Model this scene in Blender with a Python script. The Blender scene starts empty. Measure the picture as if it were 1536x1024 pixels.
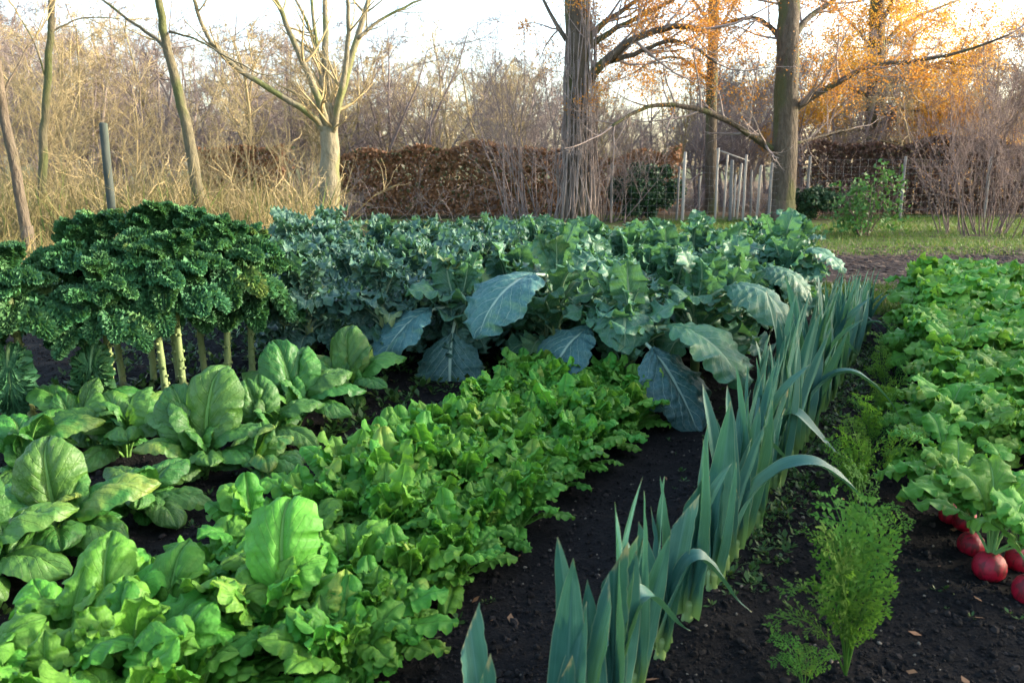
import bpy, math, random
import numpy as np
from mathutils import Vector, Matrix, Euler

RNG = random.Random(11)
NR = np.random.default_rng(5)
scene = bpy.context.scene
COL = scene.collection
R = math.radians
PI = math.pi

# ---------------------------------------------------------------- camera and survey helpers
PITCH, CAMH, FPX = R(12.4), 1.0, 1195.0


def ray(px, py):
    cx, cy = (px - 768) / FPX, (512 - py) / FPX
    return Vector((cx, math.cos(PITCH) + cy * math.sin(PITCH), -math.sin(PITCH) + cy * math.cos(PITCH)))


def at(px, py, z=0.0):
    d = ray(px, py)
    k = (z - CAMH) / d.z
    return Vector((d.x * k, d.y * k, z))


def at_y(px, py, Y):
    d = ray(px, py)
    k = Y / d.y
    return Vector((d.x * k, Y, CAMH + d.z * k))


# ---------------------------------------------------------------- object helpers
def link(o):
    COL.objects.link(o)
    return o


def mesh_from(name, V, F, UV=None, mats=(), midx=None, smooth=True):
    me = bpy.data.meshes.new(name)
    me.from_pydata([tuple(v) for v in V], [], [tuple(f) for f in F])
    if UV is not None:
        uvl = me.uv_layers.new(name="UVMap")
        li = np.empty(len(me.loops), dtype=np.int32)
        me.loops.foreach_get("vertex_index", li)
        uvl.data.foreach_set("uv", np.asarray(UV, dtype=np.float32)[li].ravel())
    for m in mats:
        me.materials.append(m)
    if midx is not None:
        me.polygons.foreach_set("material_index", np.asarray(midx, dtype=np.int32))
    me.polygons.foreach_set("use_smooth", [smooth] * len(me.polygons))
    me.update()
    return me


def mesh_np(name, V, F, mat, smooth=True, UV=None):
    """V (n,3) array, F (m,k) array of one face size k"""
    me = bpy.data.meshes.new(name)
    V = np.asarray(V, dtype=np.float32)
    F = np.asarray(F, dtype=np.int32)
    k = F.shape[1]
    me.vertices.add(len(V))
    me.vertices.foreach_set("co", V.ravel())
    me.loops.add(F.size)
    me.loops.foreach_set("vertex_index", F.ravel())
    me.polygons.add(len(F))
    me.polygons.foreach_set("loop_start", np.arange(0, F.size, k, dtype=np.int32))
    me.polygons.foreach_set("loop_total", np.full(len(F), k, dtype=np.int32))
    me.update(calc_edges=True)
    if UV is not None:
        uvl = me.uv_layers.new(name="UVMap")
        uvl.data.foreach_set("uv", np.asarray(UV, dtype=np.float32)[F.ravel()].ravel())
    me.polygons.foreach_set("use_smooth", [smooth] * len(me.polygons))
    me.materials.append(mat)
    return me


def obj(name, me, parent=None, loc=None):
    o = bpy.data.objects.new(name, me)
    if parent is not None:
        o.parent = parent
    if loc is not None:
        o.location = loc
    return link(o)


def tag(o, label, cat, group=None):
    o["label"] = label
    o["category"] = cat
    if group:
        o["group"] = group
    return o


def thing(name, label, cat, loc, group=None, rz=0.0):
    o = bpy.data.objects.new(name, None)
    o.empty_display_size = 0.05
    o.location = loc
    o.rotation_euler = (0, 0, rz)
    link(o)
    return tag(o, label, cat, group)


ORD = ("first second third fourth fifth sixth seventh eighth ninth tenth eleventh twelfth thirteenth fourteenth "
       "fifteenth sixteenth seventeenth eighteenth nineteenth twentieth twenty-first twenty-second twenty-third "
       "twenty-fourth twenty-fifth twenty-sixth twenty-seventh twenty-eighth twenty-ninth thirtieth").split()


# ---------------------------------------------------------------- materials
class NT:
    def __init__(self, name):
        self.m = bpy.data.materials.new(name)
        self.m.use_nodes = True
        self.t = self.m.node_tree
        self.t.nodes.clear()
        self.out = self.n("ShaderNodeOutputMaterial")

    def n(self, typ, **kw):
        x = self.t.nodes.new(typ)
        for k, v in kw.items():
            setattr(x, k, v)
        return x

    def l(self, a, b):
        self.t.links.new(a, b)

    def val(self, sock, v):
        if isinstance(v, bpy.types.NodeSocket):
            self.l(v, sock)
        else:
            sock.default_value = v

    def math(self, op, a, b=0.0, c=0.0, clamp=False):
        x = self.n("ShaderNodeMath", operation=op, use_clamp=clamp)
        for i, v in enumerate((a, b, c)):
            self.val(x.inputs[i], v)
        return x.outputs[0]

    def sstep(self, v, lo, hi):
        x = self.n("ShaderNodeMapRange", interpolation_type="SMOOTHSTEP")
        self.val(x.inputs[0], v)
        self.val(x.inputs[1], lo)
        self.val(x.inputs[2], hi)
        return x.outputs[0]

    def mix(self, f, a, b):
        x = self.n("ShaderNodeMix", data_type="RGBA")
        self.val(x.inputs[0], f)
        self.val(x.inputs[6], a if isinstance(a, bpy.types.NodeSocket) else (*a, 1))
        self.val(x.inputs[7], b if isinstance(b, bpy.types.NodeSocket) else (*b, 1))
        return x.outputs[2]

    def noise(self, vec, scale, detail=3.0, rough=0.55, out=0):
        x = self.n("ShaderNodeTexNoise")
        if vec is not None:
            self.l(vec, x.inputs["Vector"])
        x.inputs["Scale"].default_value = scale
        x.inputs["Detail"].default_value = detail
        x.inputs["Roughness"].default_value = rough
        return x.outputs[out]

    def bump(self, h, strength, dist, normal=None):
        x = self.n("ShaderNodeBump")
        self.l(h, x.inputs["Height"])
        x.inputs["Strength"].default_value = strength
        x.inputs["Distance"].default_value = dist
        if normal is not None:
            self.l(normal, x.inputs["Normal"])
        return x.outputs[0]

    def principled(self, color, rough=0.6, spec=0.4, normal=None):
        p = self.n("ShaderNodeBsdfPrincipled")
        self.val(p.inputs["Base Color"], color if isinstance(color, bpy.types.NodeSocket) else (*color, 1))
        self.val(p.inputs["Roughness"], rough)
        self.val(p.inputs["Specular IOR Level"], spec)
        if normal is not None:
            self.l(normal, p.inputs["Normal"])
        return p

    def finish(self, shader):
        self.l(shader, self.out.inputs[0])
        return self.m


LEAF_K = 0.80


def leaf_mat(name, c1, c2, vein, nveins=9, slant=0.45, mid_w=0.09, lat_w=0.10, lat_f=0.7, rough=0.42, spec=0.45,
             transl=0.25, tcol=None, bloom=None, nscale=14.0, bump=0.6, edge=None):
    c1, c2, vein = [tuple(x * LEAF_K for x in c) for c in (c1, c2, vein)]
    n = NT(name)
    uv = n.n("ShaderNodeUVMap").outputs[0]
    sep = n.n("ShaderNodeSeparateXYZ")
    n.l(uv, sep.inputs[0])
    u, t = sep.outputs[0], sep.outputs[1]
    au = n.math("MULTIPLY", n.math("ABSOLUTE", n.math("SUBTRACT", u, 0.5)), 2.0)
    tc = n.n("ShaderNodeTexCoord").outputs["Object"]
    oi = n.n("ShaderNodeObjectInfo").outputs["Random"]
    # shift the noise from leaf to leaf
    sh = n.n("ShaderNodeVectorMath", operation="ADD")
    n.l(tc, sh.inputs[0])
    cmb = n.n("ShaderNodeCombineXYZ")
    n.l(n.math("MULTIPLY", oi, 37.0), cmb.inputs[0])
    n.l(cmb.outputs[0], sh.inputs[1])
    vec = sh.outputs[0]
    nz = n.noise(vec, nscale, 4)
    fine = n.noise(vec, nscale * 7, 2)
    wid = n.math("MULTIPLY", n.math("SUBTRACT", 1.15, t), mid_w)
    mid = n.math("SUBTRACT", 1.0, n.sstep(au, n.math("MULTIPLY", wid, 0.4), wid))
    wob = n.math("MULTIPLY", n.math("SUBTRACT", nz, 0.5), 0.05)
    side = n.math("MULTIPLY", n.math("GREATER_THAN", u, 0.5), 0.43)
    q = n.math("ADD", n.math("MULTIPLY", n.math("ADD", n.math("SUBTRACT", t, n.math("MULTIPLY", au, slant)), wob), nveins), side)
    d = n.math("ABSOLUTE", n.math("SUBTRACT", n.math("FRACT", q), 0.5))
    lw = n.math("MULTIPLY", n.math("SUBTRACT", 1.25, au), lat_w)
    lat = n.math("MULTIPLY", n.math("SUBTRACT", 1.0, n.sstep(d, n.math("MULTIPLY", lw, 0.2), lw)), lat_f)
    # small net of veins between the ribs
    vor = n.n("ShaderNodeTexVoronoi", feature="DISTANCE_TO_EDGE")
    n.l(vec, vor.inputs["Vector"])
    vor.inputs["Scale"].default_value = nscale * 5
    net = n.math("MULTIPLY", n.math("SUBTRACT", 1.0, n.sstep(vor.outputs[0], 0.0, 0.12)), 0.22 * lat_f)
    col = n.mix(n.sstep(nz, 0.3, 0.7), c1, c2)
    hsv = n.n("ShaderNodeHueSaturation")
    n.l(n.math("ADD", 0.475, n.math("MULTIPLY", oi, 0.04)), hsv.inputs["Hue"])
    n.l(n.math("ADD", 0.75, n.math("MULTIPLY", n.math("FRACT", n.math("MULTIPLY", oi, 7.31)), 0.5)), hsv.inputs["Value"])
    n.l(col, hsv.inputs["Color"])
    col = hsv.outputs[0]
    if bloom:
        col = n.mix(n.math("MULTIPLY", n.sstep(fine, 0.35, 0.75), 0.45), col, bloom)
    if edge:
        sp = n.math("MULTIPLY", n.sstep(n.math("ADD", au, n.math("MULTIPLY", n.math("SUBTRACT", nz, 0.5), 0.8)), 0.95, 1.15), 0.8)
        col = n.mix(sp, col, edge)
    old = n.math("MULTIPLY", n.sstep(n.math("FRACT", n.math("MULTIPLY", oi, 3.77)), 0.90, 0.99), n.math("MULTIPLY", n.sstep(n.math("ADD", nz, n.math("MULTIPLY", t, 0.25)), 0.5, 0.85), 0.7))
    col = n.mix(old, col, (0.24, 0.26, 0.045))
    spots = n.math("MULTIPLY", n.sstep(n.noise(vec, nscale * 4.2, 1), 0.80, 0.86), 0.5)
    col = n.mix(spots, col, (0.16, 0.13, 0.055))
    vm = n.math("MAXIMUM", n.math("MAXIMUM", mid, lat), net)
    col = n.mix(vm, col, vein)
    h = n.math("ADD", n.math("MULTIPLY", n.math("MAXIMUM", lat, mid), -0.7), n.math("ADD", n.math("MULTIPLY", nz, 1.0), n.math("MULTIPLY", fine, 0.35)))
    nor = n.bump(h, bump, 0.007)
    p = n.principled(col, n.math("ADD", rough + 0.06, n.math("MULTIPLY", fine, 0.2)), spec * 0.62, nor)
    tr = n.n("ShaderNodeBsdfTranslucent")
    tcol = tcol or (0.16, 0.34, 0.03)
    n.l(n.mix(0.55, col, tcol), tr.inputs[0])
    mx = n.n("ShaderNodeMixShader")
    mx.inputs[0].default_value = transl
    n.l(p.outputs[0], mx.inputs[1])
    n.l(tr.outputs[0], mx.inputs[2])
    return n.finish(mx.outputs[0])


def strap_mat(name, c1, c2, pale, base_pale):
    """long veins running the length of the leaf (leeks)"""
    n = NT(name)
    uv = n.n("ShaderNodeUVMap").outputs[0]
    sep = n.n("ShaderNodeSeparateXYZ")
    n.l(uv, sep.inputs[0])
    u, t = sep.outputs[0], sep.outputs[1]
    oi = n.n("ShaderNodeObjectInfo").outputs["Random"]
    au = n.math("MULTIPLY", n.math("ABSOLUTE", n.math("SUBTRACT", u, 0.5)), 2.0)
    st = n.n("ShaderNodeCombineXYZ")
    n.l(n.math("MULTIPLY", u, 34.0), st.inputs[0])
    n.l(n.math("MULTIPLY", t, 1.5), st.inputs[1])
    n.l(n.math("MULTIPLY", oi, 50.0), st.inputs[2])
    lines = n.noise(st.outputs[0], 1.0, 2)
    b = n.n("ShaderNodeCombineXYZ")
    n.l(n.math("MULTIPLY", u, 3.0), b.inputs[0])
    n.l(n.math("MULTIPLY", t, 5.0), b.inputs[1])
    n.l(n.math("MULTIPLY", oi, 90.0), b.inputs[2])
    blot = n.noise(b.outputs[0], 1.6, 4)
    col = n.mix(n.sstep(blot, 0.3, 0.7), c1, c2)
    col = n.mix(n.math("MULTIPLY", n.sstep(lines, 0.45, 0.75), 0.5), col, pale)
    col = n.mix(n.math("MULTIPLY", n.math("SUBTRACT", 1.0, n.sstep(au, 0.02, 0.10)), 0.55), col, pale)
    col = n.mix(n.math("MULTIPLY", n.sstep(au, 0.93, 1.0), 0.5), col, (0.30, 0.36, 0.20))
    col = n.mix(n.math("SUBTRACT", 1.0, n.sstep(t, 0.02, 0.22)), col, base_pale)
    # dry scuffs near the tip
    col = n.mix(n.math("MULTIPLY", n.sstep(n.math("ADD", t, n.math("MULTIPLY", blot, 0.25)), 1.08, 1.16), 0.8), col, (0.35, 0.28, 0.13))
    nor = n.bump(lines, 0.35, 0.002)
    p = n.principled(col, n.math("ADD", 0.40, n.math("MULTIPLY", blot, 0.2)), 0.4, nor)
    tr = n.n("ShaderNodeBsdfTranslucent")
    n.l(n.mix(0.5, col, (0.10, 0.28, 0.06)), tr.inputs[0])
    mx = n.n("ShaderNodeMixShader")
    mx.inputs[0].default_value = 0.16
    n.l(p.outputs[0], mx.inputs[1])
    n.l(tr.outputs[0], mx.inputs[2])
    return n.finish(mx.outputs[0])


def simple_mat(name, c1, c2, scale=8.0, rough=0.8, bump=0.5, dist=0.01, stretch=(1, 1, 1), c3=None, spec=0.25, island=False, transl=0.0):
    n = NT(name)
    tc = n.n("ShaderNodeTexCoord").outputs["Object"]
    mp = n.n("ShaderNodeMapping")
    mp.inputs["Scale"].default_value = stretch
    n.l(tc, mp.inputs[0])
    nz = n.noise(mp.outputs[0], scale, 5, 0.6)
    big = n.noise(mp.outputs[0], scale * 0.13, 2)
    if island:
        ri = n.n("ShaderNodeNewGeometry").outputs["Random Per Island"]
        f = n.math("ADD", n.math("MULTIPLY", ri, 0.75), n.math("MULTIPLY", nz, 0.25))
        col = n.mix(f, c1, c2)
        if c3:
            col = n.mix(n.sstep(n.math("FRACT", n.math("MULTIPLY", ri, 13.7)), 0.80, 0.92), col, c3)
    else:
        col = n.mix(n.sstep(nz, 0.3, 0.7), c1, c2)
        if c3:
            col = n.mix(n.sstep(big, 0.48, 0.62), col, c3)
    nor = n.bump(nz, bump, dist)
    p = n.principled(col, rough, spec, nor)
    if transl <= 0:
        return n.finish(p.outputs[0])
    tr = n.n("ShaderNodeBsdfTranslucent")
    n.l(col, tr.inputs[0])
    mx = n.n("ShaderNodeMixShader")
    mx.inputs[0].default_value = transl
    n.l(p.outputs[0], mx.inputs[1])
    n.l(tr.outputs[0], mx.inputs[2])
    return n.finish(mx.outputs[0])


M = {}
M["spinach"] = leaf_mat("spinach_leaf", (0.036, 0.142, 0.022), (0.060, 0.195, 0.028), (0.19, 0.38, 0.08), 7, 0.5, 0.10, 0.09, 0.5, 0.32, 0.55, 0.20, (0.16, 0.40, 0.03), nscale=20, bump=1.0)
M["mustard"] = leaf_mat("mustard_leaf", (0.062, 0.228, 0.022), (0.096, 0.312, 0.030), (0.19, 0.42, 0.08), 9, 0.5, 0.12, 0.08, 0.35, 0.42, 0.45, 0.28, (0.17, 0.46, 0.03), nscale=22, bump=0.9)
M["radish_leaf"] = leaf_mat("radish_leaf", (0.100, 0.300, 0.030), (0.145, 0.385, 0.042), (0.24, 0.46, 0.14), 8, 0.5, 0.10, 0.08, 0.4, 0.45, 0.45, 0.28, (0.20, 0.44, 0.04), nscale=22, bump=0.9)
M["kale"] = leaf_mat("kale_leaf", (0.042, 0.158, 0.056), (0.070, 0.208, 0.070), (0.22, 0.36, 0.13), 6, 0.2, 0.16, 0.05, 0.15, 0.42, 0.45, 0.20, (0.11, 0.26, 0.04), nscale=20, bump=0.6)
M["brassica"] = leaf_mat("broccoli_leaf", (0.036, 0.110, 0.078), (0.058, 0.150, 0.092), (0.26, 0.36, 0.24), 8, 0.45, 0.11, 0.075, 0.55, 0.40, 0.5, 0.20, (0.12, 0.30, 0.05), bloom=(0.085, 0.165, 0.15), nscale=12)
M["cauli"] = leaf_mat("cauliflower_leaf", (0.042, 0.135, 0.075), (0.066, 0.185, 0.085), (0.30, 0.42, 0.24), 7, 0.5, 0.10, 0.06, 0.6, 0.36, 0.5, 0.24, (0.14, 0.34, 0.05), bloom=(0.075, 0.175, 0.14), nscale=11)
M["cabbage_old"] = leaf_mat("old_cauliflower_leaf", (0.034, 0.110, 0.100), (0.050, 0.145, 0.125), (0.40, 0.52, 0.38), 6, 0.6, 0.085, 0.06, 0.55, 0.40, 0.5, 0.14, (0.10, 0.24, 0.06), bloom=(0.065, 0.140, 0.150), nscale=10, edge=(0.15, 0.16, 0.05))
M["leek"] = strap_mat("leek_leaf", (0.017, 0.082, 0.061), (0.028, 0.110, 0.080), (0.070, 0.170, 0.138), (0.13, 0.21, 0.055))
M["shank"] = simple_mat("leek_shank", (0.24, 0.31, 0.12), (0.16, 0.25, 0.07), 30, 0.5, 0.3, 0.002, (1, 1, 0.08), (0.10, 0.19, 0.05), 0.35)
M["carrot"] = leaf_mat("carrot_frond", (0.055, 0.160, 0.022), (0.085, 0.22, 0.028), (0.18, 0.38, 0.06), 2, 0.1, 0.05, 0.02, 0.0, 0.6, 0.22, 0.30, (0.20, 0.44, 0.03), nscale=30, bump=0.2)
M["kale_stem"] = simple_mat("kale_stem", (0.13, 0.18, 0.06), (0.20, 0.245, 0.095), 22, 0.6, 0.7, 0.004, (1, 1, 0.35), (0.17, 0.15, 0.075), 0.3)
M["radish"] = simple_mat("radish_skin", (0.27, 0.003, 0.016), (0.36, 0.005, 0.024), 25, 0.40, 0.4, 0.004, (1, 1, 0.5), (0.12, 0.006, 0.010), 0.4)
M["radish_tail"] = simple_mat("radish_tail", (0.55, 0.40, 0.38), (0.35, 0.22, 0.20), 40, 0.7, 0.2, 0.001)
M["bark_pale"] = simple_mat("pale_bark", (0.150, 0.130, 0.080), (0.22, 0.192, 0.125), 20, 0.85, 1.0, 0.03, (1, 1, 0.45), (0.13, 0.14, 0.05))
M["bark_green"] = simple_mat("mossy_bark", (0.080, 0.070, 0.042), (0.13, 0.112, 0.066), 22, 0.9, 1.0, 0.03, (1, 1, 0.4), (0.075, 0.085, 0.03))
M["bark_dark"] = simple_mat("oak_bark", (0.075, 0.058, 0.040), (0.125, 0.10, 0.070), 22, 0.9, 1.0, 0.06, (1, 1, 0.3), (0.085, 0.085, 0.035))
M["twig"] = simple_mat("bare_twig", (0.215, 0.165, 0.140), (0.31, 0.25, 0.215), 6, 0.8, 0.2, 0.005)
M["twig_gold"] = simple_mat("golden_twig", (0.26, 0.20, 0.10), (0.36, 0.28, 0.14), 6, 0.8, 0.2, 0.005)
M["twig_grey"] = simple_mat("grey_twig", (0.14, 0.108, 0.098), (0.22, 0.175, 0.155), 6, 0.85, 0.2, 0.005)
M["twig_dark"] = simple_mat("dark_twig", (0.11, 0.075, 0.065), (0.17, 0.12, 0.10), 6, 0.85, 0.2, 0.005)
M["reed"] = simple_mat("dry_reed", (0.26, 0.19, 0.085), (0.16, 0.145, 0.052), 6, 0.8, 0.1, 0.003, c3=(0.11, 0.16, 0.035), island=True, transl=0.3)
M["oak_leaf"] = simple_mat("orange_oak_leaf", (0.44, 0.165, 0.025), (0.55, 0.29, 0.040), 6, 0.6, 0.2, 0.003, c3=(0.30, 0.115, 0.03), island=True, transl=0.45)
M["gold_leaf"] = simple_mat("golden_oak_leaf", (0.52, 0.25, 0.025), (0.62, 0.37, 0.05), 6, 0.6, 0.2, 0.003, c3=(0.38, 0.16, 0.03), island=True, transl=0.5)
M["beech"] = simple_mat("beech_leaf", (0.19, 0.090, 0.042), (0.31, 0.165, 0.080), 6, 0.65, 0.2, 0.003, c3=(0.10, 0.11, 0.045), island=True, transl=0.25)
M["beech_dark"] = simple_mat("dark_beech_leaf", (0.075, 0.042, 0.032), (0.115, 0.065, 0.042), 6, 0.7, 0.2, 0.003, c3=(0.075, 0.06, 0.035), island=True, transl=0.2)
M["evergreen"] = simple_mat("evergreen_leaf", (0.020, 0.055, 0.022), (0.040, 0.090, 0.032), 6, 0.5, 0.2, 0.003, c3=(0.015, 0.04, 0.02), island=True, transl=0.1)
M["shrub_leaf"] = simple_mat("shrub_leaf", (0.060, 0.150, 0.030), (0.105, 0.23, 0.045), 6, 0.5, 0.2, 0.003, c3=(0.05, 0.12, 0.03), island=True, transl=0.25)
M["grass"] = simple_mat("grass_blade", (0.050, 0.110, 0.014), (0.095, 0.170, 0.022), 6, 0.6, 0.1, 0.003, c3=(0.20, 0.18, 0.06), island=True, transl=0.3)
M["clod"] = simple_mat("soil_clod", (0.0046, 0.0042, 0.0040), (0.0130, 0.0118, 0.0108), 60, 0.95, 0.8, 0.003, c3=(0.027, 0.022, 0.019), island=True, spec=0.15)
M["straw"] = simple_mat("pale_fleck", (0.07, 0.06, 0.045), (0.17, 0.145, 0.11), 20, 0.9, 0.2, 0.002, island=True)
M["chip"] = simple_mat("bark_chip", (0.042, 0.026, 0.019), (0.095, 0.060, 0.043), 20, 0.9, 0.4, 0.003, c3=(0.17, 0.115, 0.08), island=True)
M["weed"] = simple_mat("weed_leaf", (0.022, 0.062, 0.014), (0.045, 0.105, 0.020), 20, 0.5, 0.2, 0.002, c3=(0.075, 0.12, 0.02), island=True, transl=0.25)
M["post"] = simple_mat("weathered_post", (0.032, 0.042, 0.036), (0.058, 0.068, 0.058), 20, 0.9, 0.7, 0.006, (1, 1, 0.15), (0.10, 0.12, 0.08))
M["stake"] = simple_mat("pale_stake", (0.36, 0.33, 0.285), (0.48, 0.44, 0.38), 20, 0.85, 0.5, 0.004, (1, 1, 0.15))
M["stake_dark"] = simple_mat("grey_stake", (0.15, 0.14, 0.13), (0.23, 0.22, 0.20), 20, 0.85, 0.5, 0.004, (1, 1, 0.15))
M["wire"] = simple_mat("galvanised_wire", (0.22, 0.22, 0.21), (0.30, 0.30, 0.29), 20, 0.5, 0.1, 0.001)


def ground_mat():
    n = NT("ground")
    pos = n.n("ShaderNodeNewGeometry").outputs["Position"]
    sep = n.n("ShaderNodeSeparateXYZ")
    n.l(pos, sep.inputs[0])
    X, Y = sep.outputs[0], sep.outputs[1]
    wob = n.noise(pos, 0.9, 5, 0.65)
    w2 = n.noise(pos, 3.3, 5, 0.65)
    fine = n.noise(pos, 70.0, 6, 0.7)
    med = n.noise(pos, 16.0, 5, 0.7)
    Yw = n.math("ADD", Y, n.math("ADD", n.math("MULTIPLY", n.math("SUBTRACT", wob, 0.5), 2.2), n.math("MULTIPLY", n.math("SUBTRACT", w2, 0.5), 1.1)))
    soil = n.mix(n.sstep(fine, 0.35, 0.7), (0.0036, 0.0034, 0.0033), (0.0100, 0.0092, 0.0088))
    soil = n.mix(n.math("MULTIPLY", n.sstep(med, 0.55, 0.75), 0.5), soil, (0.022, 0.018, 0.0155))
    turf = n.mix(n.sstep(med, 0.35, 0.65), (0.045, 0.080, 0.016), (0.085, 0.130, 0.026))
    turf = n.mix(n.sstep(w2, 0.44, 0.58), turf, (0.060, 0.042, 0.030))
    mulch = n.mix(n.sstep(fine, 0.35, 0.65), (0.028, 0.018, 0.014), (0.066, 0.044, 0.033))
    mulch = n.mix(n.math("MULTIPLY", n.sstep(med, 0.55, 0.7), 0.6), mulch, (0.095, 0.064, 0.048))
    litter = n.mix(n.sstep(med, 0.35, 0.65), (0.075, 0.050, 0.030), (0.15, 0.10, 0.055))
    c = n.mix(n.sstep(Yw, 5.35, 5.6), soil, turf)
    c = n.mix(n.math("MULTIPLY", n.sstep(Yw, 6.5, 6.9), n.sstep(n.math("ADD", X, n.math("MULTIPLY", w2, 0.5)), 0.4, 1.0)), c, mulch)
    c = n.mix(n.sstep(Yw, 9.0, 9.9), c, turf)
    c = n.mix(n.sstep(Yw, 16.0, 17.5), c, litter)
    far = n.mix(n.sstep(wob, 0.4, 0.6), (0.07, 0.10, 0.03), (0.11, 0.10, 0.05))
    c = n.mix(n.sstep(Y, 45.0, 70.0), c, far)
    h = n.math("ADD", n.math("MULTIPLY", fine, 0.5), med)
    nor = n.bump(h, 1.0, 0.02)
    return n.finish(n.principled(c, 0.95, 0.12, nor).outputs[0])


M["ground"] = ground_mat()


# ---------------------------------------------------------------- numpy noise
def make_noise(seed, nterm=14):
    r = np.random.default_rng(seed)
    k = r.normal(size=(nterm, 3))
    ph = r.uniform(0, 2 * PI, nterm)

    def f(P, s):
        a = P @ (k.T * s) + ph
        return np.sin(a).mean(axis=-1) * 2.2
    return f


def smooth_prof(pts, n):
    t = np.linspace(0, 1, n)
    d = np.linspace(0, 1, 400)
    w = np.interp(d, [p[0] for p in pts], [p[1] for p in pts])
    ker = np.hanning(41)
    ker /= ker.sum()
    wp = np.convolve(np.pad(w, 20, mode="reflect", reflect_type="odd"), ker, mode="valid")
    return np.clip(np.interp(t, d, wp), 0.004, None)


def ring_tube(P, T, Nn, rad, sides=6, flat=1.0):
    """tube round polyline P (n,3) with tangents/normals"""
    n = len(P)
    B = np.cross(T, Nn)
    a = np.linspace(0, 2 * PI, sides, endpoint=False)
    V = (P[:, None, :] + (np.cos(a)[None, :, None] * B[:, None, :] + flat * np.sin(a)[None, :, None] * Nn[:, None, :]) * rad[:, None, None]).reshape(-1, 3)
    F = []
    for i in range(n - 1):
        for j in range(sides):
            k = (j + 1) % sides
            F.append((i * sides + j, i * sides + k, (i + 1) * sides + k, (i + 1) * sides + j))
    return V, F


def spine(total, el, n, sway=0.0, ph=0.0):
    """el: list of (s, elevation degrees)"""
    s = np.linspace(0, 1, n)
    dense = np.interp(np.linspace(0, 1, 200), [e[0] for e in el], [e[1] for e in el])
    ker = np.hanning(15)
    ker /= ker.sum()
    dense = np.convolve(np.pad(dense, 7, mode="edge"), ker, mode="valid")
    e = np.radians(np.interp(s, np.linspace(0, 1, 200), dense))
    yaw = sway * np.sin(s * 3.0 + ph)
    ds = total / (n - 1)
    T = np.stack([np.cos(e) * np.sin(yaw), np.cos(e) * np.cos(yaw), np.sin(e)], 1)
    P = np.zeros((n, 3))
    P[1:] = np.cumsum((T[1:] + T[:-1]) * 0.5 * ds, axis=0)
    N = np.stack([-np.sin(e) * np.sin(yaw), -np.sin(e) * np.cos(yaw), np.cos(e)], 1)
    return P, T, N


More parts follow.
